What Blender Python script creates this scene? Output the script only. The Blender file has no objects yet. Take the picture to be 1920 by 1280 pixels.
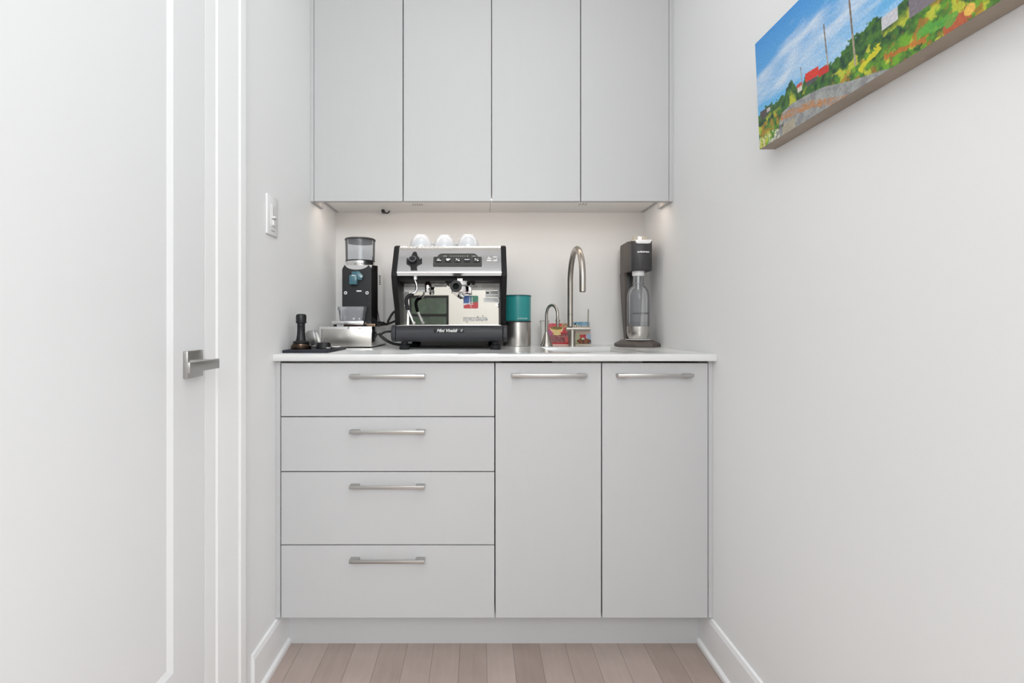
import bpy, bmesh, math, random
from mathutils import Vector, Matrix, noise
random.seed(7)
SC = bpy.context.scene
COL = SC.collection
PI = math.pi

# ------------------------------------------------------------------ camera
cam = bpy.data.cameras.new('camera')
co = bpy.data.objects.new('camera', cam); COL.objects.link(co)
co.location = (0, 0, 1.0); co.rotation_euler = (PI/2, 0, 0)
cam.sensor_width = 36; cam.lens = 917/1920*36
cam.shift_x = 62/1920; cam.shift_y = -35/1920
cam.clip_start = 0.02
SC.camera = co
# ------------------------------------------------------------------ world, exposure, lights
SC.view_settings.view_transform = 'Standard'; SC.view_settings.look = 'None'
SC.view_settings.gamma = 1; SC.view_settings.use_curve_mapping = False
SC.view_settings.exposure = 0.75
w = bpy.data.worlds.new('world'); SC.world = w; w.use_nodes = True
w.node_tree.nodes['Background'].inputs[0].default_value = (0.80, 0.90, 1.0, 1)
w.node_tree.nodes['Background'].inputs[1].default_value = 0.6

def area(name, loc, rot, sx, sy, power, col=(1, 1, 1), spread=PI):
    l = bpy.data.lights.new(name, 'AREA'); l.shape = 'RECTANGLE'; l.size = sx; l.size_y = sy
    l.energy = power; l.color = col; l.spread = spread
    o = bpy.data.objects.new(name, l); COL.objects.link(o); o.location = loc; o.rotation_euler = rot
    return o
# added cool fill lights in the unseen room, no window openings behind them
area('rear_fill_light', (0.9, -3.46, 2.12), (PI/2, 0, 0), 2.6, 0.85, 44, (0.93, 0.975, 1.0))
area('side_fill_light', (2.56, -2.0, 1.5), (PI/2, 0, PI/2), 2.0, 1.7, 30, (0.93, 0.975, 1.0))
# added overhead fill lights just below the ceiling, no fixtures modelled
area('overhead_fill_room', (0.0, -2.0, 2.58), (0, 0, 0), 1.8, 1.8, 30, (0.965, 0.99, 0.99))
area('overhead_fill_passage', (0.12, 0.45, 2.58), (0, 0, 0), 0.9, 1.2, 5.0, (0.965, 0.99, 0.99))
# under-cabinet strip light
area('under_cabinet_light', (0.046, 1.812, 1.453), (math.radians(38), 0, 0), 1.22, 0.012, 0.52, (1.0, 0.89, 0.81))

# ------------------------------------------------------------------ materials
def mat(name, col, rough=0.5, metal=0.0, spec=0.5, coat=0.0):
    m = bpy.data.materials.new(name); m.use_nodes = True
    b = m.node_tree.nodes['Principled BSDF']
    b.inputs['Base Color'].default_value = (*col, 1)
    b.inputs['Roughness'].default_value = rough
    b.inputs['Metallic'].default_value = metal
    b.inputs['Specular IOR Level'].default_value = spec
    b.inputs['Coat Weight'].default_value = coat
    return m
def nodes(m): return m.node_tree.nodes, m.node_tree.links, m.node_tree.nodes['Principled BSDF']
def grain(m, scale, amt, stretch=(1, 1, 1), bump=0.0, rough_amt=0.0, bdist=0.001):
    n, l, b = nodes(m)
    tc = n.new('ShaderNodeTexCoord'); mp = n.new('ShaderNodeMapping'); mp.inputs['Scale'].default_value = stretch
    nz = n.new('ShaderNodeTexNoise'); nz.inputs['Scale'].default_value = scale; nz.inputs['Detail'].default_value = 5
    l.new(tc.outputs['Object'], mp.inputs[0]); l.new(mp.outputs[0], nz.inputs[0])
    if amt:
        c = b.inputs['Base Color'].default_value[:3]
        r = n.new('ShaderNodeMix'); r.data_type = 'RGBA'
        r.inputs['A'].default_value = (*[x*(1-amt) for x in c], 1); r.inputs['B'].default_value = (*[min(1, x*(1+amt)) for x in c], 1)
        l.new(nz.outputs['Fac'], r.inputs['Factor']); l.new(r.outputs['Result'], b.inputs['Base Color'])
    if bump:
        bp = n.new('ShaderNodeBump'); bp.inputs['Strength'].default_value = bump; bp.inputs['Distance'].default_value = bdist
        l.new(nz.outputs['Fac'], bp.inputs['Height']); l.new(bp.outputs[0], b.inputs['Normal'])
    if rough_amt:
        mr = n.new('ShaderNodeMapRange'); r0 = b.inputs['Roughness'].default_value
        mr.inputs['To Min'].default_value = max(0, r0-rough_amt); mr.inputs['To Max'].default_value = r0+rough_amt
        l.new(nz.outputs['Fac'], mr.inputs['Value']); l.new(mr.outputs[0], b.inputs['Roughness'])
    return m
def clear(name, tint, rough=0.03, ior=1.45, gloss=(1, 1, 1), milky=0.0):
    m = bpy.data.materials.new(name); m.use_nodes = True
    n, l = m.node_tree.nodes, m.node_tree.links
    n.remove(n['Principled BSDF'])
    t = n.new('ShaderNodeBsdfTransparent'); t.inputs[0].default_value = (*tint, 1)
    g = n.new('ShaderNodeBsdfGlossy'); g.inputs['Roughness'].default_value = rough; g.inputs['Color'].default_value = (*gloss, 1)
    f = n.new('ShaderNodeFresnel'); f.inputs[0].default_value = ior
    mx = n.new('ShaderNodeMixShader')
    l.new(f.outputs[0], mx.inputs[0]); l.new(t.outputs[0], mx.inputs[1]); l.new(g.outputs[0], mx.inputs[2])
    out = mx.outputs[0]
    if milky:
        df = n.new('ShaderNodeBsdfDiffuse'); df.inputs[0].default_value = (0.75, 0.77, 0.80, 1)
        m2 = n.new('ShaderNodeMixShader'); m2.inputs[0].default_value = milky
        l.new(mx.outputs[0], m2.inputs[1]); l.new(df.outputs[0], m2.inputs[2]); out = m2.outputs[0]
    l.new(out, n['Material Output'].inputs[0])
    return m

M = {}
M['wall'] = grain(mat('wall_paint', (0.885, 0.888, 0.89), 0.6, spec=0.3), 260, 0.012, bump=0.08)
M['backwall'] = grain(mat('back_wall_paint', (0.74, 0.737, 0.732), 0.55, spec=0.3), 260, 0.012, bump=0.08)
M['greige'] = mat('greige_paint', (0.50, 0.48, 0.45), 0.6)
M['ceiling'] = mat('ceiling_paint', (0.86, 0.86, 0.86), 0.8)
M['trim'] = mat('trim_paint', (0.92, 0.923, 0.93), 0.35)
M['door'] = mat('door_paint', (0.86, 0.865, 0.875), 0.38)
M['cab'] = grain(mat('cabinet_laminate', (0.52, 0.52, 0.527), 0.42), 90, 0.012, (1, 1, 0.15))
M['cabin'] = mat('cabinet_interior', (0.30, 0.30, 0.31), 0.7)
M['melamine'] = mat('pale_melamine', (0.88, 0.87, 0.85), 0.45)
M['counter'] = grain(mat('white_quartz', (0.70, 0.705, 0.70), 0.16, coat=0.3), 40, 0.02)
M['steel'] = mat('brushed_steel', (0.60, 0.58, 0.55), 0.30, 1.0)
M['nickel'] = grain(mat('brushed_nickel', (0.47, 0.46, 0.445), 0.32, 1.0), 60, 0.04, (14, 1, 1), rough_amt=0.05)
M['faucet'] = mat('brushed_faucet_steel', (0.46, 0.43, 0.39), 0.33, 1.0)
M['satin'] = mat('satin_steel', (0.42, 0.42, 0.41), 0.30, 1.0)
M['chrome'] = mat('polished_chrome', (0.86, 0.86, 0.86), 0.05, 1.0)
M['brow'] = mat('satin_chrome', (0.80, 0.80, 0.81), 0.22, 1.0)
M['mirror'] = mat('polished_backplate', (0.76, 0.76, 0.73), 0.015, 1.0)
M['black'] = mat('black_plastic', (0.009, 0.009, 0.011), 0.38, spec=0.4)
M['blackm'] = mat('black_painted_metal', (0.009, 0.0085, 0.009), 0.55, spec=0.25)
M['charcoal'] = grain(mat('charcoal_tray', (0.034, 0.034, 0.040), 0.45, spec=0.35), 500, 0.15)
M['rubber'] = mat('black_rubber', (0.010, 0.010, 0.012), 0.6, spec=0.3)
M['matte_navy'] = mat('black_mat_rubber', (0.016, 0.017, 0.026), 0.55, spec=0.35)
M['white'] = mat('white_plastic', (0.85, 0.85, 0.85), 0.35)
M['whitelab'] = mat('label_white', (0.90, 0.90, 0.88), 0.4)
M['greylab'] = mat('label_silver', (0.60, 0.60, 0.60), 0.35, 0.5)
M['ink'] = mat('dark_ink', (0.05, 0.05, 0.055), 0.5)
M['panel'] = mat('olive_grey_panel', (0.055, 0.056, 0.050), 0.5, spec=0.3)
M['red'] = mat('badge_red', (0.62, 0.02, 0.03), 0.3)
M['blue'] = mat('badge_blue', (0.03, 0.12, 0.42), 0.3)
M['green'] = mat('badge_green', (0.0, 0.20, 0.10), 0.3)
M['teal'] = grain(mat('teal_enamel', (0.028, 0.285, 0.285), 0.30), 30, 0.05)
M['bronze'] = mat('dark_bronze', (0.11, 0.075, 0.055), 0.3, 1.0)
M['grey_body'] = mat('warm_lit_grey_plastic', (0.105, 0.088, 0.079), 0.45, spec=0.35)  # warm light on the soda maker's side is mixed into this brown
M['grey_dark'] = mat('dark_grey_plastic', (0.045, 0.044, 0.047), 0.42, spec=0.35)
M['blue_pl'] = mat('blue_green_plastic', (0.09, 0.24, 0.30), 0.2); 
_n, _l, _b = nodes(M['blue_pl']); _b.inputs['Transmission Weight'].default_value = 0.35
M['porcelain'] = mat('cream_porcelain', (0.80, 0.78, 0.74), 0.25)
M['cup'] = mat('white_cup_porcelain', (0.66, 0.68, 0.71), 0.12, coat=0.5)
M['smoke'] = clear('smoked_clear_plastic', (0.94, 0.955, 0.97), ior=1.18, milky=0.07)
M['clear'] = clear('clear_plastic', (0.97, 0.97, 0.98), 0.08, ior=1.42, milky=0.12)
M['bottle'] = clear('clear_bottle', (0.97, 0.97, 0.975), 0.05, ior=1.25, milky=0.09)
M['pane'] = clear('window_glass', (0.92, 0.95, 0.94))
M['hedge'] = grain(mat('hedge_leaves', (0.05, 0.14, 0.03), 0.7), 14, 0.6)
M['gold'] = mat('tan_paint', (0.70, 0.55, 0.28), 0.5)
M['beige'] = mat('beige_plastic', (0.42, 0.38, 0.31), 0.45)
M['cable'] = mat('black_cable', (0.014, 0.012, 0.012), 0.45)
M['led'] = mat('led_strip', (0.9, 0.8, 0.6), 0.4)
_n, _l, _b = nodes(M['led']); _b.inputs['Emission Color'].default_value = (1.0, 0.78, 0.55, 1); _b.inputs['Emission Strength'].default_value = 2.5
M['dark'] = mat('dark_recess', (0.01, 0.01, 0.01), 0.8)

def art_mat(name, rough=0.45, bump=0.0):
    m = mat(name, (1, 1, 1), rough); n, l, b = nodes(m)
    a = n.new('ShaderNodeAttribute'); a.attribute_name = 'Col'
    l.new(a.outputs['Color'], b.inputs['Base Color'])
    if bump:
        nz = n.new('ShaderNodeTexNoise'); nz.inputs['Scale'].default_value = 160
        bp = n.new('ShaderNodeBump'); bp.inputs['Strength'].default_value = bump; bp.inputs['Distance'].default_value = 0.002
        tc = n.new('ShaderNodeTexCoord'); l.new(tc.outputs['Object'], nz.inputs[0])
        l.new(nz.outputs['Fac'], bp.inputs['Height']); l.new(bp.outputs[0], b.inputs['Normal'])
    return m

# floor boards: planks along Y, 82 mm wide
def floor_mat():
    m = mat('oak_floor', (0.4, 0.3, 0.25), 0.42); n, l, b = nodes(m)
    tc = n.new('ShaderNodeTexCoord'); sp = n.new('ShaderNodeSeparateXYZ'); l.new(tc.outputs['Object'], sp.inputs[0])
    def math_(op, a, bb=None, c=None):
        q = n.new('ShaderNodeMath'); q.operation = op
        for i, v in enumerate((a, bb, c)):
            if v is None: continue
            if isinstance(v, (int, float)): q.inputs[i].default_value = v
            else: l.new(v, q.inputs[i])
        return q.outputs[0]
    u = math_('DIVIDE', math_('SUBTRACT', sp.outputs['X'], 0.1046), 0.0816)
    pid = math_('FLOOR', u); fr = math_('SUBTRACT', u, pid)
    wn = n.new('ShaderNodeTexWhiteNoise'); wn.noise_dimensions = '1D'; l.new(pid, wn.inputs['W'])
    v = math_('ADD', math_('DIVIDE', sp.outputs['Y'], 1.3), math_('MULTIPLY', wn.outputs['Value'], 7.3))
    bid = math_('FLOOR', v); bf = math_('SUBTRACT', v, bid)
    wn2 = n.new('ShaderNodeTexWhiteNoise'); wn2.noise_dimensions = '2D'
    cb = n.new('ShaderNodeCombineXYZ'); l.new(pid, cb.inputs[0]); l.new(bid, cb.inputs[1]); l.new(cb.outputs[0], wn2.inputs['Vector'])
    mp = n.new('ShaderNodeMapping'); mp.inputs['Scale'].default_value = (1, 0.12, 1)
    ad = n.new('ShaderNodeVectorMath'); ad.operation = 'ADD'
    sc = n.new('ShaderNodeVectorMath'); sc.operation = 'SCALE'; sc.inputs['Scale'].default_value = 5.0
    l.new(wn2.outputs['Color'], sc.inputs[0]); l.new(tc.outputs['Object'], ad.inputs[0]); l.new(sc.outputs[0], ad.inputs[1]); l.new(ad.outputs[0], mp.inputs[0])
    nz = n.new('ShaderNodeTexNoise'); nz.inputs['Scale'].default_value = 55; nz.inputs['Detail'].default_value = 8; nz.inputs['Roughness'].default_value = 0.65
    nz2 = n.new('ShaderNodeTexNoise'); nz2.inputs['Scale'].default_value = 9; nz2.inputs['Detail'].default_value = 4
    l.new(mp.outputs[0], nz.inputs[0]); l.new(ad.outputs[0], nz2.inputs[0])
    r1 = n.new('ShaderNodeValToRGB'); r1.color_ramp.elements[0].color = (0.40, 0.315, 0.275, 1); r1.color_ramp.elements[1].color = (0.50, 0.405, 0.365, 1)
    l.new(wn2.outputs['Value'], r1.inputs[0])
    mixv = math_('ADD', math_('MULTIPLY', nz.outputs['Fac'], 0.5), math_('MULTIPLY', nz2.outputs['Fac'], 0.5))
    mr = n.new('ShaderNodeMapRange'); mr.inputs['From Min'].default_value = 0.3; mr.inputs['From Max'].default_value = 0.7
    mr.inputs['To Min'].default_value = 0.86; mr.inputs['To Max'].default_value = 1.10
    l.new(mixv, mr.inputs[0])
    e = math_('MINIMUM', fr, math_('SUBTRACT', 1.0, fr)); g1 = math_('GREATER_THAN', e, 0.010)
    e2 = math_('MINIMUM', bf, math_('SUBTRACT', 1.0, bf)); g2 = math_('GREATER_THAN', e2, 0.0007)
    gap = math_('ADD', math_('MULTIPLY', math_('MULTIPLY', g1, g2), 0.45), 0.55)
    k = math_('MULTIPLY', mr.outputs[0], gap)
    vm = n.new('ShaderNodeVectorMath'); vm.operation = 'SCALE'; l.new(r1.outputs[0], vm.inputs[0]); l.new(k, vm.inputs['Scale'])
    l.new(vm.outputs[0], b.inputs['Base Color'])
    return m
M['floor'] = floor_mat()

# ------------------------------------------------------------------ mesh helpers (world coordinates in, local out)
class MB:
    def __init__(s, root=None):
        s.bm = bmesh.new(); s.root = root
        r = root
        while r is not None and r.parent is not None: r = r.parent
        s.off = Vector(r.location) if r is not None else Vector((0, 0, 0))
    def _add(s, tmp, mtx=None):
        if mtx is not None: tmp.transform(mtx)
        me = bpy.data.meshes.new('t'); tmp.to_mesh(me); tmp.free(); s.bm.from_mesh(me); bpy.data.meshes.remove(me)
        return s
    def box(s, x0, x1, y0, y1, z0, z1, bev=0.0, seg=2, mtx=None):
        t = bmesh.new(); bmesh.ops.create_cube(t, size=1)
        for v in t.verts:
            v.co = Vector(((x0+x1)/2+v.co.x*(x1-x0), (y0+y1)/2+v.co.y*(y1-y0), (z0+z1)/2+v.co.z*(z1-z0)))
        if bev: bmesh.ops.bevel(t, geom=t.edges[:], offset=bev, segments=seg, affect='EDGES', clamp_overlap=True, profile=0.5)
        return s._add(t, mtx)
    def prism(s, poly, axis, a0, a1, bev=0.0, seg=2, mtx=None):
        t = bmesh.new()
        def P(p, a):
            if axis == 'x': return (a, p[0], p[1])
            if axis == 'y': return (p[0], a, p[1])
            return (p[0], p[1], a)
        A = [t.verts.new(P(p, a0)) for p in poly]; B = [t.verts.new(P(p, a1)) for p in poly]
        t.faces.new(A); t.faces.new(B[::-1]); k = len(poly)
        for i in range(k): t.faces.new((A[i], B[i], B[(i+1) % k], A[(i+1) % k]))
        bmesh.ops.recalc_face_normals(t, faces=t.faces[:])
        if bev:
            bmesh.ops.bevel(t, geom=t.edges[:], offset=bev, segments=seg, affect='EDGES', clamp_overlap=True, profile=0.5)
        return s._add(t, mtx)
    def lathe(s, prof, c=(0, 0, 0), seg=40, mtx=None, closed=False):
        """prof: list of (r, z); revolve about z through c (mtx applied about origin before adding c)"""
        t = bmesh.new(); rings = []
        for r, z in prof:
            if r < 1e-6: rings.append([t.verts.new((0, 0, z))])
            else: rings.append([t.verts.new((r*math.cos(2*PI*i/seg), r*math.sin(2*PI*i/seg), z)) for i in range(seg)])
        pr = list(zip(rings, rings[1:]))
        if closed: pr.append((rings[-1], rings[0]))
        for a, b in pr:
            for i in range(seg):
                j = (i+1) % seg
                if len(a) == 1 and len(b) == 1: continue
                if len(a) == 1: t.faces.new((a[0], b[j], b[i]))
                elif len(b) == 1: t.faces.new((a[i], a[j], b[0]))
                else: t.faces.new((a[i], a[j], b[j], b[i]))
        if not closed:
            for r in (rings[0], rings[-1]):
                if len(r) > 1: t.faces.new(r)
        bmesh.ops.recalc_face_normals(t, faces=t.faces[:])
        m = Matrix.Translation(Vector(c)) @ (mtx if mtx is not None else Matrix.Identity(4))
        return s._add(t, m)
    def cyl(s, p0, p1, r, seg=24, r2=None, bev=0.0):
        p0, p1 = Vector(p0), Vector(p1); d = p1-p0; L = d.length; r2 = r if r2 is None else r2
        q = d.to_track_quat('Z', 'Y').to_matrix().to_4x4()
        pr = [(0, 0), (r-bev, 0), (r, bev), (r2, L-bev), (r2-bev, L), (0, L)] if bev else [(0, 0), (r, 0), (r2, L), (0, L)]
        return s.lathe(pr, p0, seg, q)
    def tube(s, pts, rad, seg=16, smooth=True):
        P = [Vector(p) for p in pts]
        R = rad if isinstance(rad, (list, tuple)) else [rad]*len(P)
        t = bmesh.new(); rings = []
        d0 = (P[1]-P[0]).normalized(); up = Vector((0, 0, 1)) if abs(d0.z) < 0.9 else Vector((1, 0, 0))
        nx = d0.cross(up).normalized()
        for i, p in enumerate(P):
            if i == 0: d = (P[1]-P[0]).normalized()
            elif i == len(P)-1: d = (P[-1]-P[-2]).normalized()
            else: d = ((P[i+1]-p).normalized()+(p-P[i-1]).normalized()).normalized()
            nx = (nx-d*nx.dot(d)).normalized(); ny = d.cross(nx)
            rings.append([t.verts.new(p+(nx*math.cos(2*PI*k/seg)+ny*math.sin(2*PI*k/seg))*R[i]) for k in range(seg)])
        for a, b in zip(rings, rings[1:]):
            for i in range(seg): t.faces.new((a[i], a[(i+1) % seg], b[(i+1) % seg], b[i]))
        t.faces.new(rings[0]); t.faces.new(rings[-1])
        bmesh.ops.recalc_face_normals(t, faces=t.faces[:])
        return s._add(t)
    def build(s, name, m, parent='root', label=None, smooth=True, ang=38):
        me = bpy.data.meshes.new(name)
        s.bm.transform(Matrix.Translation(-s.off)); s.bm.to_mesh(me); s.bm.free()
        me.materials.append(m)
        if smooth:
            me.polygons.foreach_set('use_smooth', [True]*len(me.polygons)); me.set_sharp_from_angle(angle=math.radians(ang))
        o = bpy.data.objects.new(name, me); COL.objects.link(o)
        p = s.root if parent == 'root' else parent
        if p is not None: o.parent = p
        if label: o['label'] = label
        return o

def spline(pts, n=12):
    P = [Vector(p) for p in pts]; P = [2*P[0]-P[1]]+P+[2*P[-1]-P[-2]]; out = []
    for i in range(1, len(P)-2):
        for k in range(n):
            t = k/n; a, b, c, d = P[i-1], P[i], P[i+1], P[i+2]
            out.append(0.5*((2*b)+(-a+c)*t+(2*a-5*b+4*c-d)*t*t+(-a+3*b-3*c+d)*t**3))
    out.append(P[-2]); return out

def rrect(x0, x1, z0, z1, r, n=5):
    o = []
    for cx, cz, a in ((x1-r, z1-r, 0), (x0+r, z1-r, 90), (x0+r, z0+r, 180), (x1-r, z0+r, 270)):
        for k in range(n+1):
            t = math.radians(a+90*k/n); o.append((cx+r*math.cos(t), cz+r*math.sin(t)))
    return o

def thing(name, label, cat, loc, group=None):
    o = bpy.data.objects.new(name, None); COL.objects.link(o); o.location = loc; o.empty_display_size = 0.05
    o['label'] = label; o['category'] = cat
    if group: o['group'] = group
    return o
def tag(o, label, cat, group=None):
    o['label'] = label; o['category'] = cat
    if group: o['group'] = group
    return o
def struct(mb, name, m, **k):
    o = mb.build(name, m, None, **k); o['kind'] = 'structure'; return o

def text(name, s, size, m, root, fn, extrude=0.0004, shear=0.0, bold=0.0, parent='root', space=1.0, sx=1.0):
    """writing: a flat text mesh (x right, y up, z out) mapped to world coordinates by fn"""
    cu = bpy.data.curves.new('f', 'FONT'); cu.body = s; cu.size = size; cu.extrude = extrude; cu.shear = shear
    cu.offset = bold; cu.align_x = 'CENTER'; cu.align_y = 'CENTER'; cu.resolution_u = 3; cu.space_character = space
    o = bpy.data.objects.new('f', cu); COL.objects.link(o)
    dg = bpy.context.evaluated_depsgraph_get(); me = bpy.data.meshes.new_from_object(o.evaluated_get(dg))
    bpy.data.objects.remove(o); bpy.data.curves.remove(cu)
    r = root
    while r.parent is not None: r = r.parent
    off = Vector(r.location)
    for v in me.vertices: v.co = Vector(fn(v.co.x*sx, v.co.y, v.co.z))-off
    me.materials.clear(); me.materials.append(m); me.name = name
    q = bpy.data.objects.new(name, me); COL.objects.link(q); q.parent = root if parent == 'root' else parent
    return q

def art(name, corner, U, V, nu, nv, f, m, parent, off):
    """flat printed/painted surface with pigment colours from f(u, v)"""
    corner, U, V = Vector(corner)-Vector(off), Vector(U), Vector(V)
    vs = [corner+U*(i/nu)+V*(j/nv) for j in range(nv+1) for i in range(nu+1)]
    fs = [(j*(nu+1)+i, j*(nu+1)+i+1, (j+1)*(nu+1)+i+1, (j+1)*(nu+1)+i) for j in range(nv) for i in range(nu)]
    me = bpy.data.meshes.new(name); me.from_pydata([tuple(v) for v in vs], [], fs)
    ca = me.color_attributes.new('Col', 'FLOAT_COLOR', 'POINT'); buf = []
    for j in range(nv+1):
        for i in range(nu+1): buf += [*f(i/nu, j/nv), 1.0]
    ca.data.foreach_set('color', buf); me.materials.append(m)
    o = bpy.data.objects.new(name, me); COL.objects.link(o); o.parent = parent
    return o

XL, XR, YB = -0.604, 0.696, 2.066     # the niche
ZC, YC0, YC1, YU = 0.908, 1.431, 1.452, 1.750
CEIL = 2.62
# ------------------------------------------------------------------ shell
struct(MB().box(-2.7, 2.7, -3.7, 2.2, -0.06, 0.0), 'floor', M['floor'], smooth=False)
struct(MB().box(-2.7, 2.7, -3.7, 2.2, CEIL, CEIL+0.06), 'ceiling', M['ceiling'], smooth=False)
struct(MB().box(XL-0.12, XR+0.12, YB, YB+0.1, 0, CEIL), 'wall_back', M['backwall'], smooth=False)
b = MB(); b.box(XL-0.12, XL, 1.10, YB, 0, CEIL); b.box(XL-0.12, XL, 0.24, 1.10, 2.10, CEIL); b.box(XL-0.12, XL, -0.6, 0.24, 0, CEIL)
struct(b, 'wall_left', M['wall'], smooth=False)
struct(MB().box(XR, XR+0.12, -0.6, YB, 0, CEIL), 'wall_right', M['wall'], smooth=False)
struct(MB().box(-2.6, XL-0.12, -0.7, -0.6, 0, CEIL), 'wall_passage_left', M['wall'], smooth=False)
struct(MB().box(XR+0.12, 2.6, -0.7, -0.6, 0, CEIL), 'wall_passage_right', M['wall'], smooth=False)
struct(MB().box(-2.7, -2.6, -3.6, -0.6, 0, CEIL), 'wall_room_left', M['wall'], smooth=False)
struct(MB().box(2.6, 2.7, -3.6, -0.6, 0, CEIL), 'wall_room_right', M['wall'], smooth=False)
WX0, WX1, WZ0, WZ1 = -1.03, -0.44, 0.35, 1.40
b = MB(); b.box(-2.7, WX0, -3.6, -3.5, 0, CEIL); b.box(WX1, 2.7, -3.6, -3.5, 0, CEIL)
b.box(WX0, WX1, -3.6, -3.5, 0, WZ0); b.box(WX0, WX1, -3.6, -3.5, WZ1, CEIL)
struct(b, 'wall_rear', M['greige'], smooth=False)
wn = bpy.data.objects.new('window_1', None); COL.objects.link(wn); wn.location = (WX0, -3.55, WZ0); wn['kind'] = 'structure'
b = MB(wn); t = 0.035
b.box(WX0, WX0+t, -3.58, -3.51, WZ0, WZ1); b.box(WX1-t, WX1, -3.58, -3.51, WZ0, WZ1)
b.box(WX0+t, WX1-t, -3.58, -3.51, WZ0, WZ0+t); b.box(WX0+t, WX1-t, -3.58, -3.51, WZ1-t, WZ1); b.box(WX0+t, WX1-t, -3.58, -3.51, 1.09, 1.13)
b.build('window_frame', M['blackm'])
MB(wn).box(WX0+t, WX1-t, -3.55, -3.545, WZ0+t, WZ1-t).build('pane', M['pane'])
# hedge outside the rear window
b = bmesh.new(); bmesh.ops.create_grid(b, x_segments=60, y_segments=40, size=1)
me = bpy.data.meshes.new('hedge')
for v in b.verts:
    x, z = v.co.x*1.8-0.7, v.co.y*1.1+1.1
    v.co = Vector((x, -5.0+0.18*noise.fractal(Vector((x*3, z*3, 0)), 1, 2, 5), z))
b.to_mesh(me); b.free(); me.materials.append(M['hedge'])
hd = bpy.data.objects.new('hedge', me); COL.objects.link(hd); hd['label'] = 'green hedge outside the window, mirrored in the coffee machine'; hd['category'] = 'hedge'; hd['kind'] = 'stuff'
md = hd.modifiers.new('s', 'SOLIDIFY'); md.thickness = 0.3
struct(MB().box(-2.7, 2.7, -5.6, -3.7, -0.06, 0.0), 'ground', M['hedge'], smooth=False)

# ------------------------------------------------------------------ door on the left wall
dr = bpy.data.objects.new('door_1', None); COL.objects.link(dr); dr.location = (XL, 0.262, 0); dr['kind'] = 'structure'
DY0, DY1, PY0, PY1, PZ0, PZ1 = 0.264, 1.0755, 0.372, 0.9666, 0.3075, 1.96
b = MB(dr)
b.box(XL-0.038, XL-0.0135, DY0, DY1, 0.008, 2.08); b.box(XL-0.0135, XL-0.005, PY0+0.010, PY1-0.010, PZ0+0.010, PZ1-0.010)
def bevel_frame(b):
    # stiles and rails with a sloping inner edge
    t = bmesh.new()
    def ring(x, y0, y1, z0, z1): return [t.verts.new((x, y, z)) for y, z in ((y0, z0), (y1, z0), (y1, z1), (y0, z1))]
    o0 = ring(XL-0.013, DY0, DY1, 0.008, 2.08); o1 = ring(XL, DY0, DY1, 0.008, 2.08)
    i1 = ring(XL, PY0, PY1, PZ0, PZ1); i0 = ring(XL-0.005, PY0+0.0135, PY1-0.0135, PZ0+0.0135, PZ1-0.0135)
    for a, c in ((o0, o1), (o1, i1), (i1, i0)):
        for i in range(4): t.faces.new((a[i], a[(i+1) % 4], c[(i+1) % 4], c[i]))
    bmesh.ops.recalc_face_normals(t, faces=t.faces[:])
    b._add(t)
bevel_frame(b)
b.build('door_panel', M['door'], smooth=False)
# lever handle
LZ = 0.914
b = MB(dr); b.box(XL, XL+0.010, 0.9975, 1.0545, LZ-0.028, LZ+0.028, 0.0012)
rose = b.build('handle_rose', M['nickel'])
b = MB(dr); b.cyl((XL+0.010, 1.012, LZ+0.002), (XL+0.056, 1.012, LZ+0.002), 0.009)
b.box(XL+0.052, XL+0.062, 0.917, 1.0225, LZ-0.0085, LZ+0.0115, 0.0012)
b.build('lever_handle', M['nickel'], dr)
# latch strip on the jamb side
MB(dr).box(XL-0.030, XL-0.010, DY1, DY1+0.0012, 0.64, 0.88).build('latch_plate', M['trim'])
# jamb and casing
b = MB(); b.box(XL-0.12, XL, 1.0770, 1.10, 0, 2.10); b.box(XL-0.12, XL-0.002, 0.24, 0.261, 0, 2.10); b.box(XL-0.12, XL-0.002, 0.261, 1.079, 2.084, 2.10)
b.box(XL-0.055, XL-0.040, 1.066, 1.079, 0, 2.084)
struct(b, 'trim_1', M['trim'], smooth=False)
b = MB()
cpf = [(0, 1.0785), (0.0002, 1.0785), (0.0022, 1.117), (0.0048, 1.123), (0.0118, 1.2035), (0.0150, 1.2110), (0.0160, 1.2340), (0, 1.2340)]
b.prism([(XL+p, y) for p, y in cpf], 'z', 0, 2.10)
b.prism([(XL+p, 0.2615-(y-1.0785)) for p, y in cpf], 'z', 0, 2.10)
b.prism([(XL, 2.10), (XL+0.004, 2.10), (XL+0.0118, 2.20), (XL+0.016, 2.21), (XL+0.016, 2.235), (XL, 2.235)], 'y', 0.106, 1.2340)
struct(b, 'trim_2', M['trim'], smooth=False)
# baseboards (board + shoe moulding)
def baseboard(name, side, y0, y1):
    x = XL if side < 0 else XR; s = 1 if side < 0 else -1
    pr = [(0, 0), (0.018, 0), (0.018, 0.010), (0.0165, 0.014), (0.0095, 0.019), (0.0095, 0.106), (0.006, 0.118), (0, 0.120)]
    struct(MB().prism([(x+s*p, z) for p, z in pr], 'y', y0, y1), name, M['trim'], smooth=False)
baseboard('baseboard_left', -1, 1.296, 1.5265)
baseboard('baseboard_right', 1, -0.6, 1.5265)

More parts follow.
